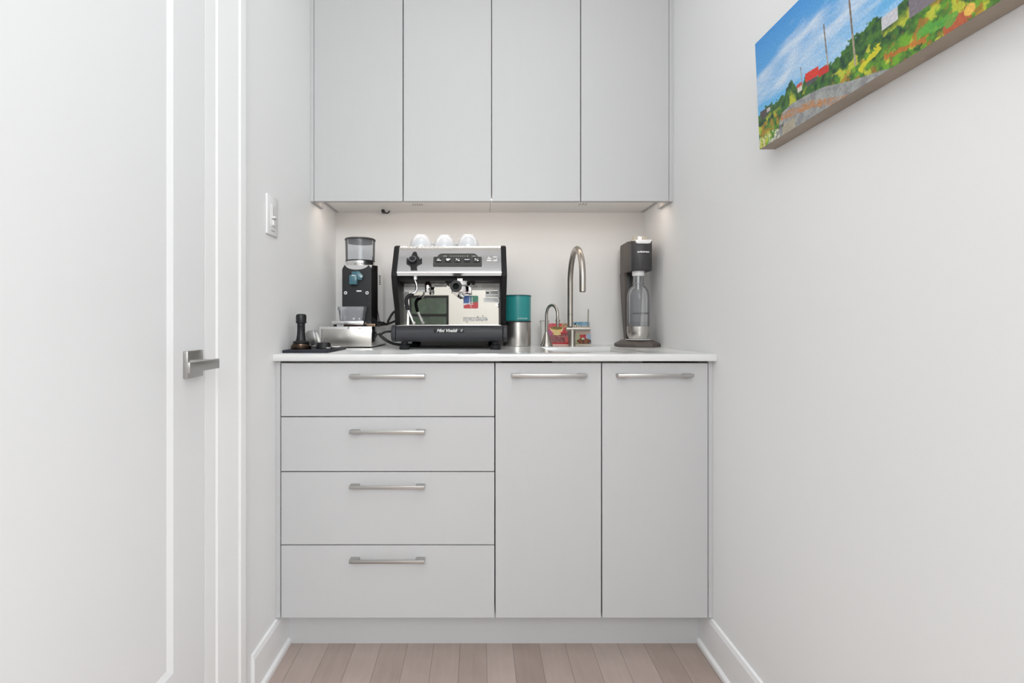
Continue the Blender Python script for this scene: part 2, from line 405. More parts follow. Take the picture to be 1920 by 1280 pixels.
# ------------------------------------------------------------------ base cabinets
def shell(b, x0, x1, y0, y1, z0, z1, t=0.018, top=True, bottom=True):
    b.box(x0, x0+t, y0, y1, z0, z1); b.box(x1-t, x1, y0, y1, z0, z1)
    if bottom: b.box(x0+t, x1-t, y0, y1, z0, z0+t)
    b.box(x0+t, x1-t, y1-0.008, y1, z0+t, z1)
    if top: b.box(x0+t, x1-t, y0, y1-0.008, z1-t, z1)
def bar_handle(root, parent, x0, x1, z, yf):
    """flat bow handle: front bar returning to the front on two wide posts"""
    h = 0.00475; b = MB(root)
    b.box(x0, x1, yf, yf+0.0045, z-h, z+h, 0.0007)
    b.box(x0, x0+0.027, yf+0.0035, YC1, z-h, z+h, 0.0007)
    b.box(x1-0.027, x1, yf+0.0035, YC1, z-h, z+h, 0.0007)
    return b.build('handle', M['nickel'], parent)
cb = thing('base_cabinet', 'light grey base cabinet with four stacked drawers under the left half of the counter', 'cabinet', (-0.28, 1.76, 0.124))
b = MB(cb); shell(b, -0.589, 0.0465, 1.476, YB-0.004, 0.124, 0.886, top=False)
b.box(-0.571, 0.0285, 1.476, 1.52, 0.868, 0.886)
b.build('cabinet_box', M['cabin'], smooth=False)
MB(cb).box(XL+0.0005, -0.5905, 1.4535, YB-0.004, 0.124, 0.887).build('side_filler', M['cab'], smooth=False)
for z0, z1, hz in ((0.7228, 0.8805, 0.8435), (0.5598, 0.7198, 0.6800), (0.3420, 0.5568, 0.5185), (0.1244, 0.3390, 0.3008)):
    d = MB(cb).box(-0.5874, 0.0459, YC1, YC1+0.019, z0, z1, 0.0008, 1).build('drawer', M['cab'])
    bar_handle(cb, d, -0.3800, -0.1590, hz, 1.428)
cd = thing('base_cabinet', 'light grey base cabinet with two tall doors under the sink half of the counter', 'cabinet', (0.364, 1.76, 0.124))
b = MB(cd); shell(b, 0.0485, 0.6805, 1.476, YB-0.004, 0.124, 0.886, top=False); b.build('cabinet_box', M['cabin'], smooth=False)
MB(cd).box(0.6820, XR-0.0005, 1.4535, YB-0.004, 0.124, 0.887).build('side_filler', M['cab'], smooth=False)
for x0, x1, h0, h1 in ((0.0491, 0.3628, 0.0970, 0.3180), (0.3662, 0.6797, 0.4075, 0.6290)):
    d = MB(cd).box(x0, x1, YC1, YC1+0.019, 0.1244, 0.8805, 0.0008, 1).build('door', M['cab'])
    bar_handle(cd, d, h0, h1, 0.8455, 1.428)
o = MB().box(XL+0.0005, XR-0.0005, 1.527, 1.545, 0.0, 0.1235).build('toe_kick', M['cab'], None, smooth=False)
tag(o, 'light grey recessed toe kick board below the base cabinets', 'toe kick')

# ------------------------------------------------------------------ countertop and sink
SX0, SX1, SY0, SY1 = 0.235, 0.503, 1.535, 1.872
def ring_plate(x0, x1, y0, y1, hx0, hx1, hy0, hy1, z0, z1):
    t = bmesh.new()
    def R(a, c, d, e, z): return [t.verts.new((x, y, z)) for x, y in ((a, d), (c, d), (c, e), (a, e))]
    o1, i1, o0, i0 = R(x0, x1, y0, y1, z1), R(hx0, hx1, hy0, hy1, z1), R(x0, x1, y0, y1, z0), R(hx0, hx1, hy0, hy1, z0)
    for a, c in ((o1, i1), (i1, i0), (i0, o0), (o0, o1)):
        for i in range(4): t.faces.new((a[i], a[(i+1) % 4], c[(i+1) % 4], c[i]))
    bmesh.ops.recalc_face_normals(t, faces=t.faces[:])
    bmesh.ops.bevel(t, geom=[e for e in t.edges if abs(e.verts[0].co.z-e.verts[1].co.z) < 1e-6 and (abs(e.verts[0].co.y-y0)+abs(e.verts[1].co.y-y0) < 1e-6 or (min(e.verts[0].co.y, e.verts[1].co.y) >= hy0-1e-6 and max(e.verts[0].co.y, e.verts[1].co.y) <= hy1+1e-6 and e.verts[0].co.z > (z0+z1)/2))], offset=0.0012, segments=2, affect='EDGES', profile=0.5)
    return t
b = MB(); b._add(ring_plate(XL+0.0005, XR-0.0005, YC0, YB-0.0005, SX0, SX1, SY0, SY1, 0.8876, ZC))
o = b.build('countertop', M['counter'], None, ang=30)
tag(o, 'white stone countertop spanning wall to wall over the grey base cabinets', 'countertop')
sk = thing('sink', 'small square undermount sink set into the white counter', 'sink', (0.37, 1.70, 0.70))
b = MB(sk); t = 0.003; zz = 0.74; x0, x1, y0, y1 = SX0-0.004, SX1+0.004, SY0-0.004, SY1+0.004
b.box(x0-t, x0, y0-t, y1+t, zz, 0.887); b.box(x1, x1+t, y0-t, y1+t, zz, 0.887)
b.box(x0, x1, y0-t, y0, zz, 0.887); b.box(x0, x1, y1, y1+t, zz, 0.887); b.box(x0-t, x1+t, y0-t, y1+t, zz-t, zz)
b.build('bowl', M['steel'], smooth=False)
MB(sk).lathe([(0, 0), (0.04, 0), (0.042, 0.002), (0.03, 0.003), (0, 0.001)], (0.369, 1.70, zz)).build('drain', M['chrome'])

# ------------------------------------------------------------------ upper cabinets
ZU0, ZU1, ZP = 1.435, 2.44, 1.466
def upper(x0, x1, doors, label, fill, seam):
    u = thing('wall_cabinet', label, 'cabinet', ((x0+x1)/2, 1.9, ZP))
    b = MB(u); shell(b, x0, x1, YU+0.021, YB-0.001, ZP, ZU1); b.build('cabinet_box', M['melamine'], smooth=False)
    for a, c in doors: MB(u).box(a, c, YU, YU+0.019, ZU0, ZU1, 0.0008, 1).build('door', M['cab'])
    MB(u).box(fill[0], fill[1], YU+0.002, YU+0.118, ZU0, ZU1).build('side_filler', M['cab'], smooth=False)
    MB(u).box(fill[2], fill[3], YU+0.118, YB-0.001, ZP, ZU1).build('back_filler', M['cab'], smooth=False)
    # little catch at the meeting of the two doors
    b = MB(u); b.box(seam-0.004, seam+0.004, YU+0.020, YU+0.034, ZU0+0.004, ZP, 0.001); b.build('door_catch', M['white'])
    return u
u1 = upper(-0.590, 0.0448, ((-0.5897, -0.2730), (-0.2698, 0.0437)), 'light grey handleless wall cabinet above the espresso machine and grinder',
      (XL+0.0005, -0.5915, XL+0.0005, -0.5905), -0.2714)
u2 = upper(0.0458, 0.6800, ((0.0469, 0.3626), (0.3656, 0.6794)), 'light grey handleless wall cabinet above the sink and soda maker',
      (0.6812, XR-0.0005, 0.6805, XR-0.0005), 0.3641)
# under-cabinet light strip (the emitting profile)
lt = thing('under_cabinet_lamp', 'thin warm strip lamp fixed under the wall cabinets behind their doors', 'lamp', (0.046, 1.812, 1.46))
MB(lt).box(-0.585, 0.676, 1.800, 1.824, 1.4575, 1.4655, 0.001).build('housing', M['white'])
MB(lt).box(-0.580, 0.671, 1.806, 1.818, 1.4555, 1.4575).build('diffuser', M['led'])
# small black cable clip under the left cabinet
cl = thing('cable_clip', 'small black clip fixed under the left wall cabinet near the back wall', 'clip', (-0.392, 2.03, 1.46))
b = MB(cl); b.box(-0.402, -0.390, 2.010, 2.040, 1.4535, 1.466, 0.003); b.build('clip_body', M['black'])
b = MB(cl); b.tube(spline([(-0.392, 2.03, 1.458), (-0.384, 2.033, 1.4555), (-0.377, 2.036, 1.459), (-0.372, 2.04, 1.466)], 5), 0.0028, 8); b.build('cord_end', M['cable'])
# small thin dark marks under the cabinets
b = MB(u1)
for k in range(5): b.box(-0.262+0.009*k, -0.2595+0.009*k, 1.915, 1.945, ZP-0.0006, ZP)
b.build('underside_marks', M['cabin'], smooth=False)
b = MB(u2)
for k in range(3): b.box(0.395+0.012*k, 0.398+0.012*k, 1.905, 1.940, ZP-0.0006, ZP)
b.build('underside_marks', M['cabin'], smooth=False)

# ------------------------------------------------------------------ dimmer switch on the left wall
sw = thing('light_switch', 'white dimmer light switch plate on the left wall beside the niche', 'light switch', (XL, 1.42, 1.31))
b = MB(sw); b.box(XL, XL+0.006, 1.383, 1.457, 1.2535, 1.3675, 0.0022); b.build('switch_plate', M['white'])
b = MB(sw); b.box(XL+0.006, XL+0.0075, 1.404, 1.436, 1.278, 1.342, 0.0005)
b.build('paddle_frame', M['white'])
b = MB(sw); b.box(XL+0.0075, XL+0.0085, 1.4155, 1.4215, 1.306, 1.338); b.build('slider_slot', M['greylab'], smooth=False)
b = MB(sw); b.box(XL+0.0075, XL+0.017, 1.409, 1.431, 1.302, 1.3065, 0.0008); b.build('slider_knob', M['white'])
b = MB(sw); b.box(XL+0.0075, XL+0.0115, 1.411, 1.429, 1.281, 1.297, 0.0015); b.build('rocker', M['white'])
b = MB(sw); b.box(XL+0.006, XL+0.0064, 1.408, 1.432, 1.2655, 1.2668); b.build('seam_line', M['ink'], smooth=False)

# ------------------------------------------------------------------ painting on the right wall
pr_ = thing('painting', 'colourful canvas painting of a village road on the right wall', 'painting', (XR, 0.767, 1.53))
XB = XR-0.0015
Y0p, Y1p = 1.147, 0.387
bl, tl, th = 0.6585, 0.6475, 0.034   # bottom and top front x (the canvas leans out a little)
def painting(u, v):
    n = lambda s, k=0.0: noise.fractal(Vector((u*s*3.08+k, v*s, k)), 1, 2, 4)
    sky = Vector((0.035, 0.27, 0.72)).lerp(Vector((0.20, 0.56, 0.88)), max(0, min(1, 1.15-v)))
    c = Vector(sky)
    # diagonal cloud bands
    d = v-0.25*u-0.50
    cl_ = 0.5+0.9*noise.fractal(Vector((u*5.0-v*1.6, v*5.5, 1.3)), 1, 2, 5)-abs(d-0.06)*1.1
    cl_ += 0.18*max(0, min(1, (u-0.2)/0.2))
    cl_ += 0.35*math.exp(-((v-0.52)/0.13)**2)
    c = c.lerp(Vector((0.70, 0.80, 0.92)), max(0, min(0.92, cl_*1.25-0.25)))
    def near(p, q):
        ax, ay, bx, by = *p, *q; L = (bx-ax)**2+(by-ay)**2
        t_ = max(0, min(1, ((u-ax)*(bx-ax)+(v-ay)*(by-ay))/L)); return math.hypot((u-ax-t_*(bx-ax))*3.08, v-ay-t_*(by-ay))
    tops = [(0, 0.33), (0.045, 0.35), (0.095, 0.326), (0.128, 0.342), (0.16, 0.42), (0.179, 0.33), (0.22, 0.335), (0.243, 0.29), (0.306, 0.315), (0.344, 0.32), (0.381, 0.38), (0.415, 0.37), (0.447, 0.40), (0.469, 0.33), (0.505, 0.36), (0.53, 0.42), (0.56, 0.46), (0.7, 0.55), (0.85, 0.6), (1.01, 0.62)]
    def interp(T, x):
        for (a, p), (b_, q) in zip(T, T[1:]):
            if a <= x <= b_: return p+(q-p)*(x-a)/(b_-a)
        return T[-1][1]
    top = interp(tops, u)+0.035*n(26, 4.0)
    if v < top:
        g = n(20, 2.0); h = n(9, 6.0)
        c = Vector((0.015, 0.06, 0.03)).lerp(Vector((0.07, 0.20, 0.03)), max(0, min(1, 0.55+g)))
        low = (top-v)/max(0.05, top)
        c = c.lerp(Vector((0.17, 0.40, 0.03)), max(0, min(1, 0.5+1.3*n(13, 8.0)))*max(0, min(1, (low-0.40+0.25*h)*6)))
        if h > 0.14: c = c.lerp(Vector((0.58, 0.60, 0.05)), max(0, min(0.85, (h-0.14)*6))*max(0, min(1, (low-0.2)*6)))
        q_ = n(11, 11.0); c = c.lerp(Vector((0.42, 0.16, 0.03)), max(0, min(0.75, (q_-0.20)*7))*max(0, min(1, (low-0.4)*5)))
    road = interp([(0, -0.02), (0.022, -0.019), (0.07, 0.03), (0.095, 0.069), (0.105, 0.15), (0.115, 0.195), (0.16, 0.215), (0.232, 0.196), (0.285, 0.172), (0.372, 0.085), (0.454, 0.026), (0.49, -0.01), (1.01, -0.4)], u)
    if v < road:
        c = Vector((0.40, 0.42, 0.40)).lerp(Vector((0.26, 0.26, 0.27)), max(0, min(1, 0.5+n(14, 3.0)+0.5*n(40, 5.0))))
        m_ = interp([(0.09, 0.17), (0.115, 0.184), (0.243, 0.125), (0.34, 0.012), (0.5, -0.1)], max(0.09, u))
        if 0.105 < u < 0.36 and m_-0.055 < v < m_+0.006: c = Vector((0.50, 0.24, 0.10)).lerp(c, max(0, min(0.8, 0.3+n(25, 1.0))))
        if 0.115 < u < 0.17 and v < 0.09: c = c.lerp(Vector((0.52, 0.42, 0.24)), 0.5)
    if u < 0.10 and v < 0.10 and n(34, 7.0) > 0.15: c = Vector((0.75, 0.75, 0.55))
    if 0.015 < u < 0.10 and 0.10 < v < 0.22 and n(22, 9.0) > 0.0: c = c.lerp(Vector((0.50, 0.28, 0.03)), 0.7)
    def tri(x0, x1, z0, z1, col, lean=0.0):
        nonlocal c
        if x0 < u < x1 and z0-lean*(u-x0) < v < z1-lean*(u-x0): c = Vector(col)
    tri(0.222, 0.262, 0.265, 0.325, (0.10, 0.10, 0.11)); tri(0.218, 0.268, 0.305, 0.375, (0.72, 0.05, 0.03), 0.3)
    tri(0.268, 0.304, 0.27, 0.33, (0.60, 0.04, 0.03), 0.2)
    tri(0.185, 0.204, 0.266, 0.315, (0.72, 0.66, 0.60)); tri(0.182, 0.206, 0.305, 0.335, (0.60, 0.10, 0.08))
    tri(0.012, 0.045, 0.26, 0.335, (0.10, 0.08, 0.08)); tri(0.045, 0.062, 0.29, 0.325, (0.55, 0.50, 0.50))
    tri(0.462, 0.503, 0.275, 0.36, (0.62, 0.62, 0.66)); tri(0.529, 0.60, 0.23, 0.50, (0.22, 0.19, 0.22))
    if near((0.402, 0.13), (0.450, 0.175)) < 0.03+0.02*n(30): c = Vector((0.66, 0.62, 0.03))
    if near((0.47, 0.09), (0.558, 0.05)) < 0.022+0.02*n(30): c = c.lerp(Vector((0.55, 0.17, 0.03)), 0.85)
    if near((0.615, 0.03), (0.632, 0.03)) < 0.045+0.03*n(30): c = Vector((0.50, 0.12, 0.05))
    if near((0.646, 0.055), (0.647, 0.055)) < 0.03: c = Vector((0.85, 0.52, 0.10))
    if near((0.56, 0.10), (0.61, 0.07)) < 0.04+0.03*n(20, 3): c = c.lerp(Vector((0.10, 0.40, 0.06)), 0.8)
    for p, q, wd in (((0.293, 0.635), (0.301, 0.31), 0.006), ((0.370, 1.0), (0.387, 0.174), 0.008), ((0.202, 0.455), (0.206, 0.30), 0.004)):
        if near(p, q) < wd: c = Vector((0.22, 0.17, 0.13)) if v > 0.4 else Vector((0.42, 0.34, 0.26))
    k = 1+0.22*noise.noise(Vector((u*260, v*60, 0)))+0.1*noise.noise(Vector((u*700, v*230, 3)))
    return (max(0, c.x*k), max(0, c.y*k), max(0, c.z*k))
Zb, Zt = 1.4065, 1.653
art('painted_canvas', (bl, Y0p, Zb), (0, Y1p-Y0p, 0), (tl-bl, 0, Zt-Zb), 860, 230, painting, art_mat('oil_paint', 0.45, 0.25), pr_, pr_.location)
b = MB(pr_)
b.prism([(bl+0.0004, Zb), (min(XB, bl+0.037), Zb), (XB-0.006, Zt), (tl+0.0004, Zt)], 'y', Y1p, Y0p)
EDGE = mat('painted_edge', (0.36, 0.30, 0.24), 0.6); EDGE = grain(EDGE, 12, 0.3)
b.build('canvas_edge', EDGE, smooth=False)
text('signature', 'Noel', 0.013, M['ink'], pr_, lambda x, y, z: (bl-0.0006-(0.011)*((0.022+y)/0.2465), Y0p-0.078-x, Zb+0.022+y), 0.0, 0.4)

# ------------------------------------------------------------------ espresso machine
EX, EY = -0.101, 1.86
em = thing('espresso_machine', 'black and chrome espresso machine standing on the white counter', 'espresso machine', (EX, EY, ZC))
hw, pw = 0.1775, 0.196
prof = [(2.045, 0.985), (2.045, 1.262), (2.035, 1.272), (1.735, 1.274), (1.712, 1.268), (1.702, 1.252), (1.655, 1.172), (1.652, 1.160), (1.668, 1.120), (1.715, 1.050), (1.730, 0.990)]
for s in (-1, 1):
    a, c = sorted((EX+s*hw, EX+s*pw))
    MB(em).prism(prof, 'x', a, c, 0.004, 3).build('side_panel', M['blackm'])
# front brow
bp = [(1.722, 1.2665), (1.712, 1.262), (1.664, 1.181), (1.658, 1.1735), (1.6565, 1.1705), (1.6575, 1.1675), (1.6625, 1.160), (1.700, 1.160), (1.76, 1.160), (1.76, 1.2665)]
MB(em).prism(bp, 'x', EX-hw, EX+hw).build('front_panel', M['brow'], ang=50)
th_ = math.atan2(1.712-1.664, 1.262-1.181)
nrm = Vector((0, -math.cos(th_), math.sin(th_)*1.0)); upv = Vector((0, math.sin(th_), math.cos(th_)))
base = Vector((EX, 1.688, 1.2215))
def brow(x, y, z=0.0): return Vector((EX, 1.688, 1.2215))+Vector((x, 0, 0))+upv*y+nrm*z
def brow_prism(b, poly, z0, z1):
    t = bmesh.new(); A = [t.verts.new(brow(p[0], p[1], z0)) for p in poly]; B = [t.verts.new(brow(p[0], p[1], z1)) for p in poly]
    t.faces.new(A); t.faces.new(B[::-1]); k = len(poly)
    for i in range(k): t.faces.new((A[i], B[i], B[(i+1) % k], A[(i+1) % k]))
    bmesh.ops.recalc_face_normals(t, faces=t.faces[:]); b._add(t)
# control panel: rounded plate with an arched top
b = MB(em)
o = []
pl = rrect(-0.0215+0.0, 0.1485, -0.0255, 0.009, 0.004)
hi = [(0.0635+0.066*math.cos(math.radians(a)), 0.008+0.0155*math.sin(math.radians(a))) for a in ()]
poly = [(-0.0255, -0.0235), (-0.0235, -0.0255), (0.1275+0.012, -0.0255), (0.1415, -0.0235), (0.1415, 0.008), (0.1385, 0.011), (0.128, 0.011), (0.1255, 0.017), (0.119, 0.0225), (0.112, 0.024), (0.004, 0.024), (-0.003, 0.0225), (-0.0095, 0.017), (-0.012, 0.011), (-0.0225, 0.011), (-0.0255, 0.008)]
poly = [(x-0.0305, y*1.08-0.0055) for x, y in poly]
brow_prism(b, poly, 0.0, 0.0025)
cp = b.build('control_panel', M['panel'], smooth=False)
xs = [0.058+(i-2)*0.0325-0.0305 for i in range(5)]; DYB = -0.0045
def bpd(b, poly, z0, z1): brow_prism(b, [(x_, y_+DYB) for x_, y_ in poly], z0, z1)
for i, x in enumerate(xs):
    b = MB(em); bpd(b, rrect(x-0.0112, x+0.0112, -0.0135, 0.0035, 0.004), 0.002, 0.0045)
    bt = b.build('button', M['black'], cp)
    b = MB(em)
    if i == 1:   # cup
        bpd(b, [(x-0.007, 0.0012), (x+0.005, 0.0012), (x+0.005, -0.003), (x+0.0015, -0.0085), (x-0.0035, -0.0085), (x-0.007, -0.003)], 0.0045, 0.0048)
        bpd(b, [(x+0.005, 0.0005), (x+0.0085, 0.0005), (x+0.0075, -0.0025), (x+0.005, -0.0045)], 0.0045, 0.0048)
    elif i == 3:
        for q in range(4): bpd(b, [(x-0.0085+q*0.0045, -0.0008), (x-0.0050+q*0.0045, -0.0008), (x-0.0050+q*0.0045, -0.0045), (x-0.0085+q*0.0045, -0.0045)], 0.0045, 0.0048)
    elif i == 0:
        bpd(b, [(x-0.007, -0.0075), (x+0.009, -0.0085), (x+0.009, -0.005), (x+0.002, -0.004), (x-0.003, -0.0025), (x-0.007, -0.006)], 0.0045, 0.0048)
        for q in (-0.003, 0.0015): bpd(b, [(x+q-0.001, 0.0015), (x+q+0.0012, 0.0015), (x+q+0.0012, -0.001), (x+q-0.001, -0.001)], 0.0045, 0.0048)
    else:
        bpd(b, [(x-0.007, 0.0012), (x-0.0005, 0.0012), (x-0.002, -0.003), (x-0.0055, -0.003)], 0.0045, 0.0048)
        bpd(b, [(x+0.0075, 0.0018), (x+0.0062, 0.0018), (x-0.008, -0.009), (x-0.0065, -0.009)], 0.0045, 0.0048)
        bpd(b, [(x+0.0005, -0.0045), (x+0.008, -0.0045), (x+0.0065, -0.0095), (x+0.002, -0.0095)], 0.0045, 0.0048)
    b.build('icon', M['white'], bt, smooth=False)
b = MB(em)
for x0, x1, h in [(-0.003, 0.0095, .0009), (0.0185, 0.0195, .0011), (0.0225, 0.0255, .0011), (0.031, 0.0355, .0008), (0.0395, 0.0425, .001), (0.046, 0.0505, .0009), (0.0545, 0.058, .001), (0.062, 0.066, .001), (0.0705, 0.0735, .001), (0.0795, 0.0825, .002), (0.095, 0.110, .0008)]:
    brow_prism(b, [(x0-0.019, 0.009-h), (x1-0.019, 0.009-h), (x1-0.019, 0.009+h), (x0-0.019, 0.009+h)], 0.0025, 0.0028)
b.build('scale_marks', M['greylab'], cp, smooth=False)
# embossed logo on the right of the brow
b = MB(em)
for x0, x1, y, h in ((0.134, 0.137, 0.0075, .0014), (0.150, 0.162, 0.0078, .0009), (0.162, 0.1635, 0.0035, .005), (0.128, 0.1445, -0.0070, .0009), (0.150, 0.164, -0.0070, .0007), (0.131, 0.143, 0.001, .0005)):
    brow_prism(b, [(x0, y-h), (x1, y-h), (x1, y+h), (x0, y+h)], 0.0, 0.0008)
b.build('embossed_logo', M['chrome'], smooth=False)
# steam knob
b = MB(em); kx = -0.1215
brow_prism(b, [(x_, y_*1.18-0.006) for x_, y_ in [(kx-0.026, 0.006), (kx-0.013, 0.010), (kx-0.008, 0.020), (kx-0.006, 0.026), (kx, 0.029), (kx+0.006, 0.026), (kx+0.009, 0.018), (kx+0.012, 0.010), (kx+0.026, 0.006), (kx+0.027, -0.010), (kx+0.012, -0.018), (kx+0.010, -0.026), (kx+0.013, -0.037), (kx-0.009, -0.037), (kx-0.012, -0.020), (kx-0.026, -0.012)]], 0.0, 0.004)
kp = b.build('steam_dial', M['black'], smooth=False)
q = nrm.to_track_quat('Z', 'Y').to_matrix().to_4x4()
b = MB(em); b.lathe([(0, 0), (0.0155, 0), (0.0150, 0.007), (0.013, 0.010), (0, 0.010)], brow(kx-0.005, -0.011, 0.004), 32, q); kn = b.build('knob', M['black'], kp)
b = MB(em); b.lathe([(0.0110, 0), (0.0117, 0), (0.0117, 0.0005), (0.0110, 0.0005)], brow(kx-0.005, -0.011, 0.014), 32, q, closed=True); b.build('knob_ring', M['greylab'], kn)
for x0, x1, y, h in ((-0.024, -0.0155, 0.0015, .0007), (0.0165, 0.0255, 0.0015, .0007), (-0.023, -0.0175, -0.003, .0007), (0.018, 0.0235, -0.003, .0007)):
    b = MB(em)
    brow_prism(b, [(kx+x0, y-h), (kx+x1, y-h), (kx+x1, y+h), (kx+x0, y+h)], 0.004, 0.0044)
    b.build('dial_mark', M['white'], kp, smooth=False)
# top plate with punched front rail
b = MB(em); b.box(EX-hw, EX+hw, 1.76, 2.03, 1.255, 1.262); b.build('cup_tray', M['steel'], smooth=False)
b = MB(em); b.box(EX-hw, EX+hw, 1.722, 1.726, 1.2665, 1.2668)
n_ = 24
for k in range(n_):
    x = EX-hw+0.010+(2*hw-0.020)*k/(n_-1); b.lathe([(0, 0), (0.0042, 0), (0.0040, 0.0025), (0.002, 0.0045), (0, 0.005)], (x, 1.7245, 1.2645), 12)
b.box(EX-hw, EX+hw, 1.732, 1.735, 1.262, 1.2705)
b.build('cup_rail', M['chrome'])
MB(em).box(EX-hw, EX+hw, 1.815, 2.03, 0.992, 1.254).build('body', M['blackm'], smooth=False)
MB(em).box(EX-hw, EX+hw, 1.700, 1.815, 1.146, 1.160).build('group_hood', M['blackm'], smooth=False)
MB(em).box(EX-hw, EX+hw, 1.8115, 1.8145, 0.992, 1.146).build('backplate', M['mirror'], smooth=False)
# stickers and writing on the backplate (x, z at the plate)
YP = 1.8113
def onplate(cx, cz): return lambda x, y, z: (cx+x, YP-0.0003-z, cz+y)
def sticker(x0, x1, z0, z1, m, lines=(), parent=em):
    o_ = MB(em).prism(rrect(x0, x1, z0, z1, 0.0015, 3), 'y', YP-0.0004, YP).build('sticker', m)
    if lines:
        b = MB(em)
        for lx0, lx1, lz, h in lines: b.box(lx0, lx1, YP-0.0006, YP-0.0004, lz-h, lz+h)
        b.build('printed_lines', M['ink'], o_, smooth=False)
    return o_
def PX(px): return (px-898)*YP/917
def PZ(py): return 1.0-(py-605)*YP/917
L = []
for k in range(4): L.append((PX(759), PX(797), PZ(527+5*k), 0.0006))
sticker(PX(758), PX(801), PZ(547), PZ(523), M['greylab'], L)
sticker(PX(809), PX(838), PZ(538), PZ(526), M['whitelab'], [(PX(822), PX(834), PZ(529.5), .0012), (PX(823), PX(833), PZ(532), .0008), (PX(815), PX(832), PZ(535.5), .0007), (PX(811), PX(816), PZ(530), .003)])
st = sticker(PX(884), PX(937), PZ(544), PZ(526), M['whitelab'], [(PX(887), PX(901), PZ(528.5), .0022)]+[(PX(904), PX(934-3*(k % 3)), PZ(528+3*k), .0005) for k in range(5)])
text('printed_mark', 'C E', 0.011, M['ink'], em, onplate(PX(890.5), PZ(537)), 0.0002, parent=st)
sticker(PX(910), PX(937), PZ(557), PZ(545), M['whitelab'], [(PX(911.5), PX(917), PZ(549), .0035), (PX(920), PX(933), PZ(547), .001), (PX(920), PX(933), PZ(549.5), .001), (PX(912), PX(935), PZ(555), .0007)])
st = sticker(PX(906), PX(936), PZ(567), PZ(558), M['whitelab'])
text('printed_words', 'MADE IN ITALY\nVICENZA ITALIA', 0.0062, M['ink'], em, onplate(PX(921), PZ(561.2)), 0.0002, parent=st)
# badge
bx, bz, br = PX(883), PZ(566.3), 0.0285
bd = MB(em).prism(rrect(bx-br, bx+br, bz-0.0250, bz+0.0250, 0.006, 4), 'y', YP-0.0015, YP).build('badge', M['whitelab'])
def clip_poly(p): return p
i_ = br-0.0018; j_ = 0.0232
MB(em).prism([(bx-i_+0.003, bz+j_), (bx, bz+j_), (bx, bz-0.004), (bx-i_, bz-0.004), (bx-i_, bz+j_-0.003)], 'y', YP-0.0019, YP-0.0015).build('blue_field', M['blue'], bd, smooth=False)
MB(em).prism([(bx, bz+j_), (bx+i_-0.003, bz+j_), (bx+i_, bz+j_-0.003), (bx+i_, bz+0.002), (bx, bz-0.004)], 'y', YP-0.0019, YP-0.0015).build('green_field', M['green'], bd, smooth=False)
MB(em).prism([(bx-i_+0.003, bz-j_), (bx+i_-0.003, bz-j_), (bx+i_, bz-j_+0.003), (bx+i_, bz+0.002), (bx, bz-0.004), (bx-i_, bz-0.012), (bx-i_, bz-j_+0.003)], 'y', YP-0.0019, YP-0.0015).build('red_field', M['red'], bd, smooth=False)
b = MB(em)
for s in (-1, 1): b.box(bx+s*0.0045-0.0012, bx+s*0.0045+0.0012, YP-0.0023, YP-0.0019, bz+0.0, bz+0.020); b.box(bx+s*0.0045-0.003, bx+s*0.0045+0.003, YP-0.0023, YP-0.0019, bz-0.003, bz+0.001)
b.box(bx-0.0085, bx+0.0085, YP-0.0023, YP-0.0019, bz-0.009, bz-0.006); b.box(bx-0.0008, bx+0.0008, YP-0.0023, YP-0.0019, bz-0.020, bz-0.006)
b.build('badge_emblem', M['whitelab'], bd, smooth=False)
text('wordmark', 'spaziale', 0.0265, M['ink'], em, onplate(PX(891), PZ(597)), 0.0002, bold=0.0010, sx=1.12)
text('wordmark', 'spaziale', 0.0265, M['whitelab'], em, onplate(PX(891), PZ(597)), 0.0008, bold=0.0001, sx=1.12)
for px in (760, 932.5):
    MB(em).lathe([(0, 0), (0.0072, 0), (0.0065, 0.003), (0.004, 0.0035), (0.0035, 0.0015), (0, 0.0015)], (PX(px), YP, PZ(573)), 20, Matrix.Rotation(PI/2, 4, 'X')).build('bolt', M['chrome'])
# drip tray base
tp = [(1.672, 0.9905), (1.664, 0.984), (1.660, 0.972), (1.660, 0.952), (1.664, 0.941), (1.676, 0.936), (2.02, 0.936), (2.03, 0.946), (2.03, 0.9905)]
MB(em).prism(tp, 'x', EX-hw-0.004, EX+hw+0.004, 0.001, 1).build('drip_tray', M['charcoal'])
tp2 = [(1.676, 0.992), (1.664, 0.986), (1.658, 0.972), (1.658, 0.950), (1.668, 0.938), (1.69, 0.934), (2.03, 0.934), (2.04, 0.944), (2.04, 0.992)]
for s in (-1, 1):
    a, c = sorted((EX+s*(hw+0.005), EX+s*(pw+0.002)))
    MB(em).prism(tp2, 'x', a, c, 0.0035, 3).build('tray_end_cap', M['charcoal'])
b = MB(em); b.box(EX-hw, EX+hw, 1.675, 1.811, 0.9905, 0.992)
b.build('drip_grid', M['steel'], smooth=False)
pn = MB(em).box(EX-0.0525, EX+0.0505, 1.6585, 1.6602, 0.9670, 0.9795, 0.0004).build('name_plate', M['black'])
text('name_writing', 'Mini Vivaldi', 0.0148, M['white'], em, lambda x, y, z: (EX-0.0085+x, 1.6583-z, 0.9732+y), 0.0002, shear=0.35, bold=0.00022, parent=pn)
text('name_numeral', 'II', 0.0120, M['greylab'], em, lambda x, y, z: (EX+0.041+x, 1.6583-z, 0.9735+y), 0.0002, shear=0.35, parent=pn)
for x in (PX(0)*0-0.256, 0.0565):
    for y in (1.686, 2.00):
        MB(em).lathe([(0, 0), (0.0165, 0), (0.0185, 0.004), (0.0175, 0.014), (0.012, 0.018), (0.012, 0.027), (0, 0.027)], (x, y, ZC), 28).build('foot', M['rubber'])
